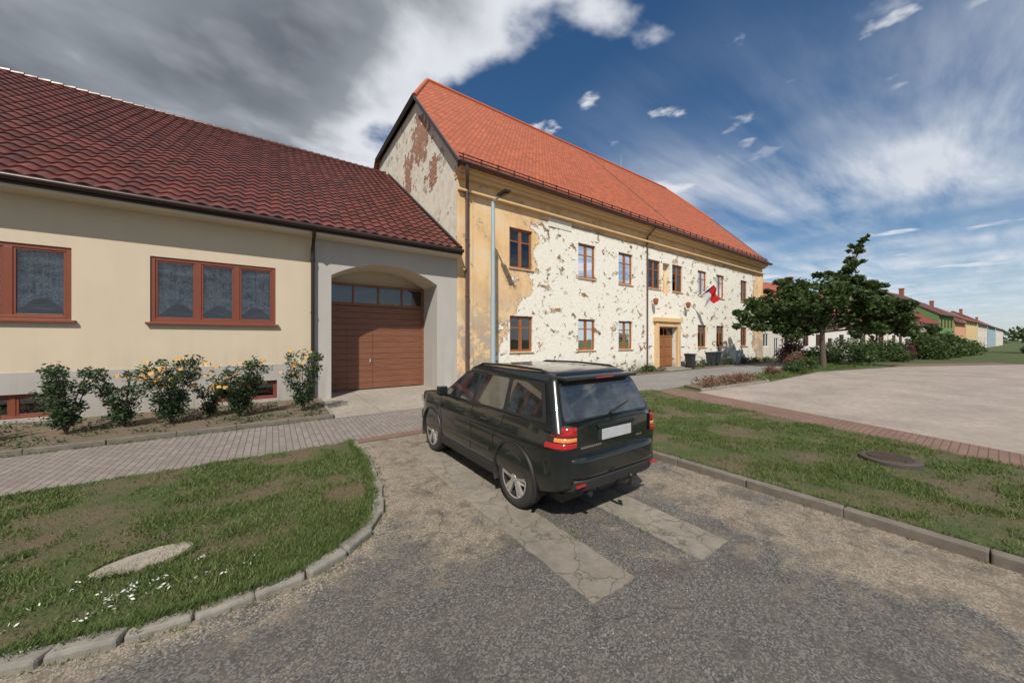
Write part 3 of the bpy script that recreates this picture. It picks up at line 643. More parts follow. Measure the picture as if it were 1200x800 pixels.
wm.poly([(1.2,YF-.02,0),(1.2,YF+.0,0),(1.2,YF+.0,6.1),(1.2,YF-.02,6.1)],2)
wm.poly([(xs0,YF,0),(xs0,35,0),(xs0,35,6),(xs0,24.2,13.3),(xs0,YF,6)],0)
wm.build('walls',[M_cream,M_plinth,M_grey,M_cream],H)
F=MB();G=MB();D=MB();C=MB();S=MB()
for o in wops: window(F,G,D,C,o[0],o[1],o[2],o[3],YF,3,None,.1,3,.03); S.box(o[0]-.08,o[1]+.08,YF-.1,YF+.03,o[2]-.07,o[2]-.003)
for o in bops: window(F,G,D,C,o[0],o[1],o[2],o[3],YF-.03,2,None,.06,0,.08)
F.build('window_frames',M_wood,H,bevel=.006); G.build('window_panes',M_glass,H); D.build('room_interiors',M_dark,H); C.build('curtains',M_lace,H); S.build('window_sills',M_wood,H,bevel=.006)
pp=[]
for o in wops[:2]:
    for k in range(9):
        px_=random.uniform(o[0]+.2,o[1]-.2); pp.append(((px_,YF+.24,o[2]+.27),(.15,.06,.18),90))
leafcloud('window_plants',pp,.04,M_leafr,H)
dm=MB(); yd=15.2
for k in range(14):
    z0=.06+k*.245; dm.box(gx0+.12,gx1-.12,yd,yd+.05,z0,z0+.237)
dm.box(gx0,gx0+.12,yd-.03,yd+.08,.02,sp); dm.box(gx1-.12,gx1,yd-.03,yd+.08,.02,sp); dm.box(gx0+.12,gx1-.12,yd-.03,yd+.08,3.5,3.62); dm.box(gx0+.12,gx1-.12,yd-.03,yd+.08,sp-.1,sp)
for t in(.25,.5,.75): xx=gx0+(gx1-gx0)*t; dm.box(xx-.035,xx+.035,yd-.02,yd+.06,3.62,sp-.1)
dm.build('garage_door',M_gdoor,H,bevel=.008)
dm=MB(); dm.poly([(gx0+.1,yd+.03,3.6),(gx1-.1,yd+.03,3.6),(gx1-.1,yd+.03,sp-.08),(gx0+.1,yd+.03,sp-.08)]); dm.build('transom_glass',M_glassd,H)
dm=MB(); dm.box(gx0+.05,gx1-.05,yd+.1,yd+.12,3.5,sp-.02); dm.build('transom_dark',M_dark,H)
dm=MB(); wx0,wx1=gx0+.75,gx0+1.75
for q in((wx0,wx0+.014,.1,2.5),(wx1,wx1+.014,.1,2.5),(wx0,wx1,2.5,2.514)): dm.box(q[0],q[1],yd-.003,yd+.01,q[2],q[3])
dm.build('wicket_gap',M_black,H); dm=MB(); dm.box(wx1-.12,wx1-.08,yd-.05,yd,1.15,1.3); dm.build('door_handle',M_steel,H)
eY,eZ,rY,rZ=13.08,5.92,24.2,13.45
sl=math.hypot(rY-eY,rZ-eZ); dY=(rY-eY)/sl; dZ=(rZ-eZ)/sl; nY,nZ=-dZ,dY
tw,tl=.36,.46; x0r=-12.0; x1r=6.5; nc=int(round((x1r-x0r)/tw)); tw=(x1r-x0r)/nc; nr=int(round(sl/tl)); tl=sl/nr; K=8
prof=[.0,.012,.035,.055,.062,.055,.035,.012]
V=[];Fc=[];rn=[]
for r in range(nr):
    rv=rng.random(nc+1)
    base=len(V)
    for line in range(3):
        s_=r*tl if line<2 else (r+1)*tl
        lift=[-.01,.04,.0][line]
        for i in range(nc*K+1):
            p=prof[i%K]; h=lift+p*(1 if line else .85)
            V.append((x0r+i*tw/K, eY+dY*s_+nY*h, eZ+dZ*s_+nZ*h)); rn.append(rv[min(nc-1,i//K)])
    n1=nc*K+1
    for line in range(2):
        for i in range(nc*K):
            a=base+line*n1+i; Fc.append((a,a+1,a+1+n1,a+n1))
me=bpy.data.meshes.new('roof_tiles'); me.from_pydata(V,[],Fc); me.materials.append(M_roofr)
at=me.attributes.new('rnd','FLOAT','POINT'); at.data.foreach_set('value',rn)
me.polygons.foreach_set('use_smooth',[True]*len(me.polygons)); me.set_sharp_from_angle(angle=math.radians(50))
o=bpy.data.objects.new('roof_tiles',me); COL.objects.link(o); o.parent=H
rm=MB(); rm.poly([(xs0,eY+.1,eZ-.02),(x1r+.05,eY+.1,eZ-.02),(x1r+.05,rY,rZ-.06),(xs0,rY,rZ-.06)]); rm.poly([(xs0,rY,rZ-.06),(x1r,rY,rZ-.06),(x1r,35.3,eZ),(xs0,35.3,eZ)]); rm.build('roof_deck',M_roofr,H)
rm=MB(); x=x0r
while x<x1r-.2:
    rm.tube([(x,rY,rZ+.03),(x+.36,rY,rZ+.06)],[.11,.13],10); x+=.36
rm.build('ridge_tiles',M_roofr,H,smooth=True)
rm=MB(); rm.tube([(x1r+.05,eY,eZ+.08),(x1r+.05,rY,rZ+.08)],.06,8); rm.build('verge_flashing',M_gut,H)
rm=MB(); rm.tube([(xs0,12.98,5.84),(6.6,12.98,5.84)],.08,10); rm.box(xs0,6.6,13.06,13.1,5.7,5.9); rm.tube([(1.13,12.98,5.8),(1.13,13.1,5.55),(1.13,13.5,5.2),(1.13,13.5,.15)],.06,10)
for z in(1.5,3,4.8): rm.tube([(1.13,13.5,z),(1.13,13.5,z+.05)],.075,10)
rm.build('gutter_and_downpipe',M_gut,H,smooth=True,angle=50)
rm=MB(); rm.box(xs0,6.6,13.1,13.66,5.62,5.7); rm.build('soffit',M_cream,H)

# ---------------------------------------------------------------- row houses
M_cglass=simple('dark_glazing',(.03,.035,.04),.08,bd=0,spec=.8)
M_cbrick=simple('chimney_brick',(.3,.12,.08),.9)
def row_house(p0,p1,depth,eave,ridge,wall,roof,nwin=3,gable=False,chim=True,storeys=1):
    p0=Vector(p0);p1=Vector(p1); d=p1-p0; L=d.length; e=empty('row_house',(p0.x,p0.y,0),math.atan2(d.y,d.x))
    wmt=plaster('house_plaster',wall,dz1=1.2); rmt=roof_orange('house_roof',roof,.35,.25)
    w=MB(); ops=[]; step=L/(nwin+.5)
    for s in range(storeys):
        zb=1.3+s*2.9
        for k in range(nwin):
            x=step*(k+.5)
            if k==nwin//2 and s==0 and nwin>2: ops.append((x,x+1.1,.05,2.3))
            else: ops.append((x,x+1.3,zb,zb+1.5))
    wall_open(w,0,L,0,eave,0,ops,.15)
    for X in(0,L): w.poly([(X,0,0),(X,0,eave),(X,depth/2,ridge),(X,depth,eave),(X,depth,0)]) if not gable else w.poly([(X,0,0),(X,0,eave),(X,depth,eave),(X,depth,0)])
    if gable: w.poly([(0,0,eave),(L,0,eave),(L/2,0,ridge)])
    w.build('walls',wmt,e)
    f=MB();g=MB()
    for o in ops:
        for q in((o[0],o[0]+.08,o[2],o[3]),(o[1]-.08,o[1],o[2],o[3]),((o[0]+o[1])/2-.05,(o[0]+o[1])/2+.05,o[2],o[3])): f.box(q[0],q[1],.06,.1,q[2],q[3])
        f.box(o[0]+.08,o[1]-.08,.062,.1,o[3]-.08,o[3]); f.box(o[0]+.08,o[1]-.08,.062,.1,o[2],o[2]+.08)
        g.poly([(o[0],.12,o[2]),(o[1],.12,o[2]),(o[1],.12,o[3]),(o[0],.12,o[3])])
    f.build('window_frames',M_wood if random.random()<.5 else M_white,e); g.build('windows',M_cglass,e)
    r=MB(); ov=.35; t=.3*(ridge-eave)/(depth/2)
    if gable:
        t=ov*(ridge-eave)/(L/2)
        r.poly([(-ov,-.3,eave-t),(L/2,-.3,ridge+.05),(L/2,depth,ridge+.05),(-ov,depth,eave-t)]); r.poly([(L+ov,-.3,eave-t),(L/2,-.3,ridge+.05),(L/2,depth,ridge+.05),(L+ov,depth,eave-t)])
    else:
        r.poly([(-.1,-.4,eave-t),(L+.1,-.4,eave-t),(L+.1,depth/2,ridge+.05),(-.1,depth/2,ridge+.05)]); r.poly([(-.1,depth+.4,eave-t),(L+.1,depth+.4,eave-t),(L+.1,depth/2,ridge+.05),(-.1,depth/2,ridge+.05)])
    ro=r.build('roof',rmt,e); s=ro.modifiers.new('s','SOLIDIFY'); s.thickness=.15; s.offset=0
    if chim:
        c=MB(); cx=L*random.uniform(.3,.7); c.box(cx,cx+.7,depth/2-.9,depth/2-.3,ridge-1.2,ridge+1.0); c.box(cx-.06,cx+.76,depth/2-.96,depth/2-.24,ridge+1.0,ridge+1.12); c.build('chimney',M_cbrick,e)
    if not gable:
        gt=MB(); gt.tube([(0,-.45,eave-t),(L,-.45,eave-t)],.07,6); gt.build('gutter',M_gut,e)
row_house((41.2,15.5),(53,14.6),12,5.4,10.6,(.6,.56,.5),(.5,.14,.06),4)
row_house((53.2,14.4),(66.5,12.0),11,5.2,10.2,(.74,.73,.70),(.42,.11,.06),4)
row_house((67.0,11.6),(74,9.4),10,4.8,9.4,(.7,.66,.6),(.42,.09,.05),3)
row_house((74.3,9.3),(85.1,7.5),10,4.8,8.6,(.76,.75,.73),(.20,.06,.045),4)
row_house((85.6,7.3),(95,6.1),11,5.0,9.2,(.7,.62,.58),(.28,.05,.035),3,chim=False)
row_house((95.6,6.0),(106,4.9),13,6.6,11.2,(.14,.27,.10),(.14,.055,.045),4,storeys=2)
row_house((106.5,4.8),(118,4.0),11,5.6,10.1,(.62,.33,.20),(.15,.05,.04),3,storeys=1,chim=False)
row_house((119,3.9),(135,2.9),12,6.2,10.0,(.66,.50,.25),(.3,.08,.05),4,storeys=2)
row_house((136,2.8),(160,1.8),12,6.0,9.8,(.7,.66,.6),(.30,.10,.07),5,storeys=2,chim=False)
row_house((162,1.7),(190,.6),12,6.0,10.4,(.3,.42,.5),(.25,.09,.07),5,storeys=2)
row_house((192,.5),(240,-1),12,6.0,9.8,(.7,.66,.6),(.36,.12,.08),6,storeys=2)
fn=empty('picket_fence',(41.3,12.6,0),math.radians(-6)); mb=MB()
for k in range(70): mb.box(k*.18,k*.18+.09,0,.025,.12,1.15)
for k in range(7): mb.box(k*2.05,k*2.05+.1,.06,.16,0,1.25)
mb.box(0,12.6,.028,.058,.3,.38); mb.box(0,12.6,.028,.058,.9,.98); mb.build('pickets',M_white,fn)
sl_=empty('street_lamp',(7.74,12.45,0)); mb=MB()
mb.tube([(0,0,0),(0,0,.5),(0,0,.52),(0,0,8.0)],[.14,.14,.115,.08],16); mb.build('pole',M_steel,sl_,smooth=True)
mb=MB(); mb.tube([(0,0,7.9),(0,-.1,8.02),(0,-.6,8.08)],[.05,.05,.045],8); mb.build('arm',M_steel,sl_,smooth=True)
mb=MB(); mb.box(-.15,.15,-1.15,-.5,8.03,8.14); mb.box(-.08,.08,-1.08,-.6,7.99,8.028); mb.build('lamp_head',M_gut,sl_,bevel=.03)
def bin_(p,m):
    e=empty('waste_container',p); b=MB(); w,d,h=.27,.28,1.0
    i=len(b.v); b.v+= [(-w*.8,-d*.8,.06),(w*.8,-d*.8,.06),(w*.8,d*.8,.06),(-w*.8,d*.8,.06),(-w,-d,h),(w,-d,h),(w,d,h),(-w,d,h)]
    for f in ((0,3,2,1),(4,5,6,7),(0,1,5,4),(1,2,6,5),(2,3,7,6),(3,0,4,7)): b.f.append(f); b.m.append(0)
    b.build('body',m,e,bevel=.03); b=MB(); b.box(-w-.03,w+.03,-d-.05,d+.04,h+.003,h+.09); b.box(-w*.7,w*.7,d,d+.08,h-.08,h+.0); b.build('lid',m,e,bevel=.025)
    b=MB()
    for s in(-1,1): b.tube([(s*w*.85,d*.75,.11),(s*w*.85+s*.06,d*.75,.11)],.11,12)
    b.build('wheels',M_black,e)
M_bin=simple('black_plastic',(.025,.03,.035),.5)
bin_((24.9,12.9,.0),M_bin); bin_((28.0,12.9,.05),M_bin); bin_((29.0,12.95,.05),M_bin)
e=empty('steel_cabinet',(32.3,12.9,0)); b=MB(); b.box(-.4,.4,-.2,.2,.05,1.15); b.box(-.45,.45,-.25,.25,1.153,1.2); b.box(-.01,.01,-.207,-.202,.15,1.1); b.build('case',M_steel,e,bevel=.01)
e=empty('manhole_cover',(8.4,1.04,0)); b=MB(); b.tube([(0,0,.05),(0,0,.13),(0,0,.15)],[.36,.36,.33],28); b.build('ring',simple('dark_concrete',(.075,.062,.055),.9,var=.3,vs=20,bs=50,bd=.01),e)
b=MB(); b.tube([(0,0,.151),(0,0,.165)],[.28,.27],28)
for k in range(-4,5): b.box(-.2,.2,k*.05-.012,k*.05+.012,.166,.172)
b.build('lid',simple('rusty_iron',(.065,.042,.034),.8,.2,var=.4,vs=15),e)
e=empty('stone_slab',(-.97,4.56,.045)); b=MB(); pts=[(-.33,-.05),(-.26,-.13),(-.05,-.17),(.14,-.15),(.27,-.06),(.33,.05),(.26,.15),(.05,.17),(-.14,.12),(-.27,.04)]; n=len(pts)
b.poly([(x,y,.028) for x,y in pts])
for k in range(n):
    a=pts[k]; c=pts[(k+1)%n]; b.poly([(a[0]*1.1,a[1]*1.1,-.02),(c[0]*1.1,c[1]*1.1,-.02),(c[0],c[1],.028),(a[0],a[1],.028)])
b.build('slab',M_stone,e,bevel=.012)
tufts('weeds',[(-.97+math.cos(t)*.36,4.56+math.sin(t)*.19,.05) for t in [random.uniform(0,6.28) for _ in range(120)]],.05,8)

# ---------------------------------------------------------------- car
def paint():
    m,nt,b=mat('black_car_paint',.25); o=objc(nt); n=noise(nt,o,3,4,.7); setc(nt,b,mixc(nt,n,(.006,.009,.009),(.012,.016,.015)))
    sp=nd(nt,'ShaderNodeSeparateXYZ',None,Vector=o); low=mt(nt,'MULTIPLY',mt(nt,'SUBTRACT',.75,sp.outputs[2]),1.6,clamp=True)
    dust=mt(nt,'MULTIPLY',low,ramp(nt,n,[(.35,.1),(.7,.55)]))
    c=mixc(nt,dust,(.008,.012,.0115),(.07,.062,.05)); setc(nt,b,c)
    nt.links.new(mt(nt,'ADD',.05,mt(nt,'MULTIPLY',dust,.5)),b.inputs['Coat Roughness'])
    b.inputs['Coat Weight'].default_value=.9; b.inputs['Metallic'].default_value=.1
    return m
M_paint=paint()
M_trim=simple('black_trim',(.02,.02,.021),.55,var=.2,vs=10)
M_tyre=simple('tyre_rubber',(.032,.03,.028),.85,var=.3,vs=12,bs=80,bd=.002)
M_alloy=simple('alloy_rim',(.46,.44,.42),.4,.5,var=.1)
M_red=simple('red_lens',(.38,.008,.008),.10,var=.3,vs=30,bd=0,coat=1); M_org=simple('amber_lens',(.80,.25,.06),.12,var=.3,vs=30,bd=0,coat=1); M_clr=simple('clear_lens',(.55,.55,.57),.12,.3,bd=0,coat=1)
M_chr=simple('silver_trim',(.55,.55,.55),.25,.9,bd=0)
M_plate=simple('number_plate',(.42,.44,.46),.5,var=.2,vs=9,bd=0)
CAR=empty('parked_car',(3.40,2.66,0.004))
def hw(s):
    w=.94
    if s<.6: w-=.085*((.6-s)/.6)**2.0
    if s>3.6: w-=.24*((s-3.6)/.88)**2.3
    return w
def top(s):
    if s<3.15: return 1.14
    if s<4.2: return 1.14-.12*((s-3.15)/1.05)**1.3
    return 1.02-.20*((s-4.2)/.28)**2
def bot(s):
    if s<.7: return .46-.16*(s/.7)
    if s>3.9: return .30+.06*(s-3.9)/.58
    return .30
def sx(s,z):
    x=hw(s)
    if z>.88: x-=.06*((z-.88)/.26)**1.7
    if z<.52: x-=.05*((.52-z)/.22)**1.8
    x+=.010*math.exp(-((z-.90)/.03)**2)-.012*math.exp(-((z-.68)/.10)**2)
    return x
st=[0,.012,.03,.055,.09,.13,.18,.24,.32,.42]+[.42+i*.12 for i in range(1,28)]+[3.75,3.85,3.95,4.05,4.15,4.24,4.32,4.38,4.43,4.46,4.48]
INS={0:.095,1:.062,2:.038,3:.02,4:.008,5:.002}
for k_,v_ in zip(range(1,5),(.06,.025,.01,.003)): INS[len(st)-k_]=v_
NZ=20; b=MB(); rings=[]
for k,s in enumerate(st):
    z0,z1=bot(s),top(s); ins=INS.get(k,0); iz=min(ins,.03); pr=[]
    for j in range(NZ+1):
        z=z0+(z1-z0)*j/NZ; pr.append((sx(s,z)-ins,z+(iz if j==0 else 0)-(iz if j==NZ else 0)))
    xt=pr[-1][0]
    pr+= [(xt-.02,z1+.018-iz),(xt*.85,z1+.03-iz),(xt*.5,z1+.045-iz),(0,z1+.05-iz)]
    half=[(0,z0+iz),(pr[0][0]-.12,z0+iz)]+pr
    full=half+[(-x,z) for x,z in half[-2:0:-1]]
    rings.append([b.vert((x,s,z)) for x,z in full])
for r0,r1 in zip(rings[:-1],rings[1:]):
    n=len(r0)
    for j in range(n): b.f.append((r0[j],r0[(j+1)%n],r1[(j+1)%n],r1[j])); b.m.append(0)
b.f.append(tuple(rings[0])); b.m.append(0); b.f.append(tuple(rings[-1][::-1])); b.m.append(0)
body=b.build('body',M_paint,CAR,smooth=True,angle=45)
AX=(.84,3.50); WZ=.365
cut=MB()
for s in AX:
    for sd in(-1,1): cut.tube([(sd*.62,s,WZ+.02),(sd*1.2,s,WZ+.02)],.415,40)
cu=cut.build('cutter',M_trim)
bo=body.modifiers.new('arch','BOOLEAN'); bo.object=cu; bo.solver='EXACT'; bo.operation='DIFFERENCE'
bpy.context.view_layer.update()
dg=bpy.context.evaluated_depsgraph_get(); nm=bpy.data.meshes.new_from_object(body.evaluated_get(dg)); 
body.modifiers.clear(); body.data=nm; bpy.data.objects.remove(cu)
try: nm.set_sharp_from_angle(angle=math.radians(45))
except Exception: pass
b=MB()
for s in AX:
    for sd in(-1,1):
        n=36; i0=len(b.v)
        for j in range(n+1):
            t=math.pi*(-.12+1.24*j/n); c_,s_=math.cos(t),math.sin(t)
            for (xx,rr) in ((.60,.41),(.90,.41),(.945,.413),(.955,.42),(.953,.445),(.92,.455)):
                b.v.append((sd*xx,s+c_*rr,WZ+.02+s_*rr))
        for j in range(n):
            for q in range(5): a=i0+j*6+q; b.f.append((a,a+1,a+7,a+6)); b.m.append(0)
        b.poly([(sd*.60,s+.42*math.cos(t),WZ+.02+.42*math.sin(t)) for t in [2*math.pi*k/24 for k in range(24)]])
b.build('wheel_arches',M_trim,CAR,smooth=True,angle=40)
b=MB()
for sd in(-1,1): b.box(min(sd*.88,sd*.945),max(sd*.88,sd*.945),1.30,3.04,.27,.40)
b.build('sill_cladding',M_trim,CAR,bevel=.02,seg=3)
b=MB()
for sd in(-1,1): b.box(min(sd*.92,sd*.945),max(sd*.92,sd*.945),1.40,3.0,.56,.62)
b.build('rub_strips',M_paint,CAR,bevel=.011,seg=3)
def wheel(s,sd):
    cx=sd*.815; b=MB()
    prof=[(-.115,.25),(-.118,.30),(-.108,.345),(-.085,.362),(0,.366),(.085,.362),(.108,.345),(.118,.30),(.112,.262),(.10,.25)]
    n=48; i0=len(b.v)
    for j in range(n):
        t=2*math.pi*j/n
        for (xx,r) in prof: b.v.append((cx+sd*xx,s+math.cos(t)*r,WZ+math.sin(t)*r))
    m=len(prof)
    for j in range(n):
        for q in range(m-1): a=i0+j*m+q; c=i0+((j+1)%n)*m+q; b.f.append((a,a+1,c+1,c)); b.m.append(0)
    b.build('tyre',M_tyre,CAR,smooth=True,angle=50)
    b=MB(); pr=[(.10,.252),(.110,.245),(.104,.228),(.02,.220),(.0,.10),(.0,.0)]
    i0=len(b.v)
    for j in range(n):
        t=2*math.pi*j/n
        for (xx,r) in pr: b.v.append((cx+sd*xx,s+math.cos(t)*r,WZ+math.sin(t)*r))
    m=len(pr)
    for j in range(n):
        for q in range(m-1): a=i0+j*m+q; c=i0+((j+1)%n)*m+q; b.f.append((a,a+1,c+1,c)); b.m.append(0 if q<2 else 1)
    for k in range(5):
        for off in(-.15,.15):
            t=2*math.pi*k/5+.3; t2=t+off
            a=Vector((cx+sd*.085,s+math.cos(t)*.04,WZ+math.sin(t)*.04)); c=Vector((cx+sd*.097,s+math.cos(t2)*.236,WZ+math.sin(t2)*.236))
            d=(c-a); ln=d.length; d.normalize(); sdv=Vector((1,0,0)).cross(d)
            b.obox((a+c)/2,d*ln/2,sdv*.024,Vector((1,0,0))*.016)
    b.tube([(cx+sd*.07,s,WZ),(cx+sd*.112,s,WZ)],[.07,.05],20)
    b.build('rim',[M_alloy,M_trim],CAR,smooth=True,angle=30)
for s in AX:
    for sd in(-1,1): wheel(s,sd)
ZB,ZT=1.13,1.60
GB=dict(r=.075,f=3.20,w=.882); GT=dict(r=.30,f=2.38,w=.735)
def gp(f): return GB['r']+(GT['r']-GB['r'])*f, GB['f']+(GT['f']-GB['f'])*f, GB['w']+(GT['w']-GB['w'])*f
def side(s,z,off=.0,sd=1):
    f=(z-ZB)/(ZT-ZB); return (sd*(gp(f)[2]+off),s,z)
def rearp(x,z,off=0):
    f=(z-ZB)/(ZT-ZB); return (x,gp(f)[0]-off,z)
def frontp(x,z,off=0):
    f=(z-ZB)/(ZT-ZB); return (x,gp(f)[1]+off,z)
def rrect(w,r,f,rad,z,n=6):
    out=[]
    for cx_,cy_,a0_ in((w-rad,f-rad,0),(-w+rad,f-rad,90),(-w+rad,r+rad,180),(w-rad,r+rad,270)):
        for k in range(n+1):
            t=math.radians(a0_+90*k/n); out.append((cx_+rad*math.cos(t),cy_+rad*math.sin(t),z))
    return out
b=MB(); rings=[]
for z,r,f,w,rad in [(1.08,GB['r']-.025,GB['f']+.09,GB['w']+.015,.09),(ZT,GT['r'],GT['f'],GT['w'],.09),(1.635,.315,2.355,.722,.09),(1.665,.345,2.31,.70,.09),(1.69,.39,2.25,.665,.10),(1.707,.46,2.17,.61,.12),(1.72,.6,2.02,.50,.14),(1.728,.8,1.8,.33,.14),(1.73,1.1,1.5,.15,.1)]:
    rings.append([b.vert(p) for p in rrect(w,r,f,rad,z)])
for a,c in zip(rings[:-1],rings[1:]):
    n=len(a)
    for j in range(n): b.f.append((a[j],a[(j+1)%n],c[(j+1)%n],c[j])); b.m.append(0)
b.f.append(tuple(rings[-1])); b.m.append(0)
b.build('cabin',M_paint,CAR,smooth=True,angle=50)
def rpoly(pts,r,n=4):
    out=[]; N=len(pts)
    for i in range(N):
        p=Vector(pts[i]); a=Vector(pts[i-1]); c=Vector(pts[(i+1)%N]); d1=(a-p).normalized(); d2=(c-p).normalized()
        q1=p+d1*r; q2=p+d2*r
        for k in range(n+1):
            t=k/n; out.append(tuple((1-t)**2*q1+2*t*(1-t)*p+t*t*q2))
    return out
gl=MB(); fr=MB()
swins=[[(2.0,1.155),(3.0,1.155),(2.42,1.56),(2.0,1.58)],[(1.14,1.165),(1.90,1.155),(1.90,1.58),(1.16,1.575)],[(.34,1.20),(1.05,1.168),(1.07,1.57),(.50,1.56)]]
for sd in(-1,1):
    fr.poly([side(s,z,.008,sd) for s,z in rpoly([(.25,1.15),(3.08,1.135),(2.38,1.592),(.44,1.585)],.05)])
    for wpts in swins: gl.poly([side(s,z,.011,sd) for s,z in rpoly(wpts,.045)])
gl.poly([rearp(x,z,.014) for x,z in rpoly([(-.77,1.19),(.77,1.19),(.67,1.575),(-.67,1.575)],.07)])
fr.poly([rearp(x,z,.010) for x,z in rpoly([(-.79,1.17),(.79,1.17),(.685,1.59),(-.685,1.59)],.07)])
gl.poly([frontp(x,z,.014) for x,z in rpoly([(-.78,1.17),(.78,1.17),(.65,1.57),(-.65,1.57)],.06)])
def tint():
    m,nt,b=mat('tinted_car_glass',.03); o=objc(nt); n=noise(nt,o,3.5,4,.6)
    setc(nt,b,ramp(nt,n,[(.42,(.008,.010,.010)),(.62,(.05,.055,.055))])); b.inputs['Specular IOR Level'].default_value=1.0; b.inputs['Coat Weight'].default_value=1.0; b.inputs['Coat IOR'].default_value=1.7; b.inputs['Coat Roughness'].default_value=.02; return m
M_tint=tint()
gl.build('windows',M_tint,CAR); fr.build('window_seals',M_trim,CAR)
b=MB(); b.box(-.67,.67,.17,.42,1.612,1.66); b.build('roof_spoiler',M_paint,CAR,bevel=.022,seg=3)
b=MB(); b.box(-.16,.16,.164,.18,1.628,1.643); b.build('brake_light',M_red,CAR)
b=MB()
for sd in(-1,1): b.tube([(sd*.655,.5,1.685),(sd*.655,.62,1.72),(sd*.655,1.3,1.735),(sd*.655,2.05,1.72),(sd*.655,2.2,1.675)],.016,8)
b.build('roof_rails',M_trim,CAR,smooth=True)
b=MB()
def vline(s0,s1,z0,z1,sd,w=.006):
    n=14
    for i in range(n):
        t0=i/n;t1=(i+1)/n; za_,zb_=z0+(z1-z0)*t0,z0+(z1-z0)*t1; sa,sb=s0+(s1-s0)*t0,s0+(s1-s0)*t1
        b.poly([(sd*(sx(sa,za_)+.003),sa-w,za_),(sd*(sx(sa,za_)+.003),sa+w,za_),(sd*(sx(sb,zb_)+.003),sb+w,zb_),(sd*(sx(sb,zb_)+.003),sb-w,zb_)])
for sd in(-1,1):
    vline(3.04,3.10,.44,1.12,sd); vline(1.96,1.95,.44,1.12,sd); vline(1.34,1.32,.62,.80,sd); vline(1.32,1.12,.80,.96,sd); vline(1.12,1.10,.96,1.12,sd)
b.box(-.78,.78,-.003,.03,.842,.850)
b.build('panel_gaps',M_black,CAR,fixn=False)
b=MB()
for sd in(-1,1):
    for s in(1.45,2.25): b.tube([(sd*.92,s-.02,.985),(sd*.955,s,.99),(sd*.955,s+.14,.99),(sd*.92,s+.16,.985)],.014,8)
b.build('door_handles',M_paint,CAR,smooth=True)
b=MB()
for sd in(-1,1): b.box(min(sd*.93,sd*1.09),max(sd*.93,sd*1.09),2.78,2.90,1.14,1.30); b.box(min(sd*.85,sd*.97),max(sd*.85,sd*.97),2.80,2.88,1.12,1.16)
b.build('door_mirrors',M_paint,CAR,bevel=.04,seg=4)
def wrap(z0,z1,off,x0,s1,m,nm):
    for sd in(-1,1):
        b=MB(); nz=6
        path=[('r',x0),('r',x0+.05)]
        for k,s in enumerate(st):
            if s>s1: break
            path.append(('s',k))
        g=[]
        for kind,val in path:
            col=[]
            for j in range(nz+1):
                z=z0+(z1-z0)*j/nz; e_=.0
                if j in(0,nz): e_=-off*.9
                if kind=='r': p=(sd*val,-off-e_,z)
                else:
                    s=st[val]; nx=max(.0,1-INS.get(val,0)/.1); 
                    p=(sd*(sx(s,z)-INS.get(val,0)+(off+e_)*(.3+.7*nx)),s-(off+e_)*(1-nx),z)
                col.append(b.vert(p))
            g.append(col)
        for a,c in zip(g[:-1],g[1:]):
            for j in range(nz): b.f.append((a[j],a[j+1],c[j+1],c[j])); b.m.append(0)
        b.build(nm,m,CAR,smooth=True,angle=60)
wrap(.895,1.145,.010,.665,.26,M_trim,'lamp_housing')
wrap(1.03,1.138,.018,.68,.235,M_red,'tail_light'); wrap(.975,1.028,.017,.68,.16,M_org,'tail_light'); wrap(.903,.973,.018,.68,.24,M_red,'tail_light')
pts=[]
for i in range(33):
    t=-1+2*i/32; a_=abs(t); x=.915*math.copysign(a_**.85,t); y=-.085+.34*a_**6; pts.append((x,y))
def bumper(z0,z1,off,nm,m,bev):
    b=MB(); n=len(pts)
    for zz in(z0,z1):
        for x,y in pts: b.v.append((x*(1-off),y+off,zz))
        for x,y in pts[::-1]: b.v.append((x*.9,y+.22,zz))
    N=2*n
    b.f.append(tuple(range(N))[::-1]); b.m.append(0); b.f.append(tuple(range(N,2*N))); b.m.append(0)
    for i in range(N): j=(i+1)%N; b.f.append((i,j,N+j,N+i)); b.m.append(0)
    b.build(nm,m,CAR,smooth=True,bevel=bev,seg=4,angle=50)
bumper(.56,.80,0,'rear_bumper',M_paint,.045); bumper(.42,.558,.015,'bumper_skirt',M_trim,.03)
b=MB()
for sd in(-1,1): b.box(min(sd*.60,sd*.74),max(sd*.60,sd*.74),-.080,-.05,.50,.525)
b.build('reflectors',M_red,CAR,bevel=.006)
b=MB(); b.box(-.32,.32,-.012,.03,.925,1.075); b.build('plate_recess',M_trim,CAR,bevel=.01)
b=MB(); b.box(-.27,.27,-.022,-.013,.935,1.06); b.build('number_plate',M_plate,CAR,bevel=.004)
b=MB(); b.box(-.34,.34,-.03,.02,1.078,1.12); b.build('tailgate_handle',M_paint,CAR,bevel=.012)
b=MB(); x=-.60
for k in range(10): b.box(x,x+.024,-.005,.02,.880,.903) ; x+=.034
x=.40
for k in range(3): b.box(x,x+.026,-.005,.02,.880,.903); x+=.04
b.build('badge_letters',M_chr,CAR)
b=MB(); b.tube([rearp(0,1.19,.03),rearp(.06,1.22,.035),rearp(.42,1.30,.028)],[.018,.012,.006],8); b.build('rear_wiper',M_trim,CAR,smooth=True)
b=MB(); b.tube([(0,.05,.40),(0,-.12,.40),(0,-.20,.42),(0,-.21,.50)],[.025,.025,.022,.02],10); b.tube([(0,-.21,.50),(0,-.21,.515),(0,-.21,.54),(0,-.21,.555)],[.015,.028,.028,.01],12); b.box(-.3,.3,.0,.06,.36,.44); b.build('tow_bar',M_black,CAR,smooth=True,angle=50)
b=MB(); b.tube([(-.5,.1,.38),(-.5,-.06,.38)],.03,12); b.build('exhaust',M_trim,CAR,smooth=True)
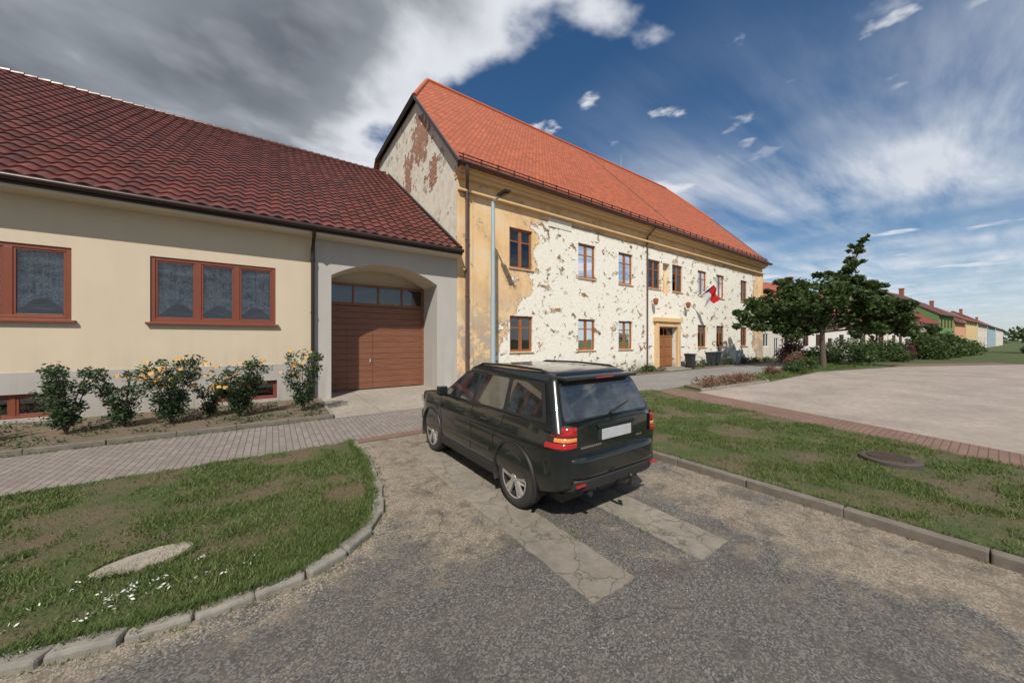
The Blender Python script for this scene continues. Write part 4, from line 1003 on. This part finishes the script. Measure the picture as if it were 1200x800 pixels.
b=MB(); b.box(-.7,.7,.2,4.2,.24,.34); b.build('underbody',M_black,CAR)
b=MB()
for sd in(-1,1): b.box(min(sd*.5,sd*.80),max(sd*.5,sd*.80),4.25,4.43,.80,.97)
b.build('headlights',M_clr,CAR,bevel=.03,seg=3)
b=MB(); b.box(-.45,.45,4.40,4.50,.72,.9); b.build('grille',M_trim,CAR,bevel=.02)
bb=MB(); bb.box(-.76,.76,4.36,4.56,.36,.64); bb.build('front_bumper',M_paint,CAR,bevel=.08,seg=4)
b=MB()
for sd in(-1,1): b.box(min(sd*.92,sd*.947),max(sd*.92,sd*.947),3.16,3.28,.84,.94)
b.build('fender_vents',M_trim,CAR,bevel=.006)
def far_car(p,rz,m):
    e=empty('parked_car',p,rz); b=MB(); prof=[(-2.1,.3),(-2.15,.75),(-1.9,.9),(-1.3,.98),(-.9,1.4),(.8,1.42),(1.5,.95),(2.0,.85),(2.15,.6),(2.1,.3)]
    n=len(prof)
    for sd in(-1,1):
        for x,z in prof: b.v.append((x,sd*(.85 if z<1.2 else .66),z))
    b.f.append(tuple(range(n))); b.m.append(0); b.f.append(tuple(range(n,2*n))[::-1]); b.m.append(0)
    for i in range(n): j=(i+1)%n; b.f.append((i,j,n+j,n+i)); b.m.append(0)
    b.build('body',m,e,smooth=True,bevel=.05); b=MB()
    for x in(-1.3,1.3):
        for sd in(-1,1): b.tube([(x,sd*.7,.32),(x,sd*.88,.32)],.32,20)
    b.build('wheels',M_tyre,e,smooth=True)
    b=MB()
    for sd in(-1,1): b.poly([(-1.2,sd*.835,1.0),(1.3,sd*.835,1.0),(.75,sd*.70,1.36),(-.85,sd*.70,1.36)])
    b.build('windows',M_tint,e)
far_car((95,-3.5,0),.4,M_paint)
# ---------------------------------------------------------------- world
w=bpy.data.worlds.new('World'); scene.world=w; w.use_nodes=True; nt=w.node_tree; nt.nodes.clear()
try: w.cycles.sampling_method='MANUAL'; w.cycles.sample_map_resolution=512
except Exception: pass
SUN_EL=math.radians(48); sunv=Vector((-.56,-.72,0)).normalized()*math.cos(SUN_EL)+Vector((0,0,math.sin(SUN_EL)))
sky=nd(nt,'ShaderNodeTexSky',{'sky_type':'NISHITA','sun_disc':False}); sky.sun_elevation=SUN_EL; sky.sun_rotation=math.atan2(sunv.x,sunv.y)
sky.air_density=1.0; sky.dust_density=.3; sky.ozone_density=2.0
tc=nd(nt,'ShaderNodeTexCoord').outputs['Generated']; sp_=nd(nt,'ShaderNodeSeparateXYZ',None,Vector=tc)
zc=mt(nt,'MAXIMUM',sp_.outputs[2],.03); PX=mt(nt,'DIVIDE',sp_.outputs[0],zc); PY=mt(nt,'DIVIDE',sp_.outputs[1],zc)
P=nd(nt,'ShaderNodeCombineXYZ',None,X=PX,Y=PY).outputs[0]
n1=noise(nt,P,1.1,7,.50,.15); n1b=noise(nt,P,2.4,4,.5)
bias=mt(nt,'MULTIPLY',mt(nt,'SUBTRACT',.74,PX),.42); bias=mt(nt,'MINIMUM',mt(nt,'MAXIMUM',bias,-.10),.30)
dens=mt(nt,'ADD',n1,bias)
cm_=ramp(nt,dens,[(.50,0),(.585,1)],'EASE')
ccol=ramp(nt,dens,[(.52,(7.4,7.6,8.0)),(.62,(6.0,6.2,6.6)),(.72,(2.5,2.75,3.1)),(.9,(1.25,1.4,1.65))])
ccol=mixc(nt,ramp(nt,n1b,[(.50,0),(.78,.5)]),ccol,(5.2,5.4,5.9))
n4=noise(nt,P,3.3,6,.5,.1); pf=mt(nt,'MULTIPLY',ramp(nt,n4,[(.60,0),(.68,1)],'EASE'),ramp(nt,PX,[(.5,0),(.8,1)]))
pf=mt(nt,'MULTIPLY',pf,mt(nt,'SUBTRACT',2.4,PX,clamp=True))
mp=nd(nt,'ShaderNodeMapping',None,Vector=P); mp.inputs['Rotation'].default_value=(0,0,math.radians(-32)); mp.inputs['Scale'].default_value=(.28,1.5,1)
n2=noise(nt,mp.outputs[0],1.6,7,.6,.25); n3=noise(nt,P,.5,3,.5)
cir=mt(nt,'MULTIPLY',ramp(nt,n2,[(.34,0),(.64,.9)]),mt(nt,'MULTIPLY',mt(nt,'SUBTRACT',PX,.95),.8,clamp=True))
cir=mt(nt,'MULTIPLY',cir,ramp(nt,n3,[(.38,.15),(.58,1)]))
hs=nd(nt,'ShaderNodeHueSaturation',None,Color=sky.outputs[0],Saturation=1.25,Value=.78,Hue=.5)
c=mixc(nt,cir,hs.outputs[0],(6.4,6.7,7.2)); c=mixc(nt,pf,c,(6.4,6.6,7.0)); c=mixc(nt,cm_,c,ccol)
haze=ramp(nt,sp_.outputs[2],[(0,.8),(.24,0)],'EASE'); c=mixc(nt,mt(nt,'MULTIPLY',haze,.7),c,(4.9,5.7,6.8))
bg=nd(nt,'ShaderNodeBackground',None,Color=c,Strength=.115); out=nt.nodes.new('ShaderNodeOutputWorld'); nt.links.new(bg.outputs[0],out.inputs[0])
sd_=bpy.data.lights.new('sun','SUN'); sd_.energy=4.6; sd_.angle=math.radians(.6); sd_.color=(1,.93,.83); so=bpy.data.objects.new('sun',sd_); COL.objects.link(so)
so.rotation_euler=(-sunv).to_track_quat('-Z','Y').to_euler(); so.location=(-20,-20,30)
# ---------------------------------------------------------------- camera
cd=bpy.data.cameras.new('camera'); cam=bpy.data.objects.new('camera',cd); COL.objects.link(cam); scene.camera=cam
cam.location=(0,0,2.1); cam.rotation_euler=(math.radians(90),0,-math.atan2(.5745,.819)); cd.lens=12; cd.sensor_width=36; cd.clip_end=6000; cd.clip_start=.05; cd.shift_y=-2/1200
scene.view_settings.view_transform='Standard'; scene.view_settings.look='None'; scene.view_settings.exposure=0
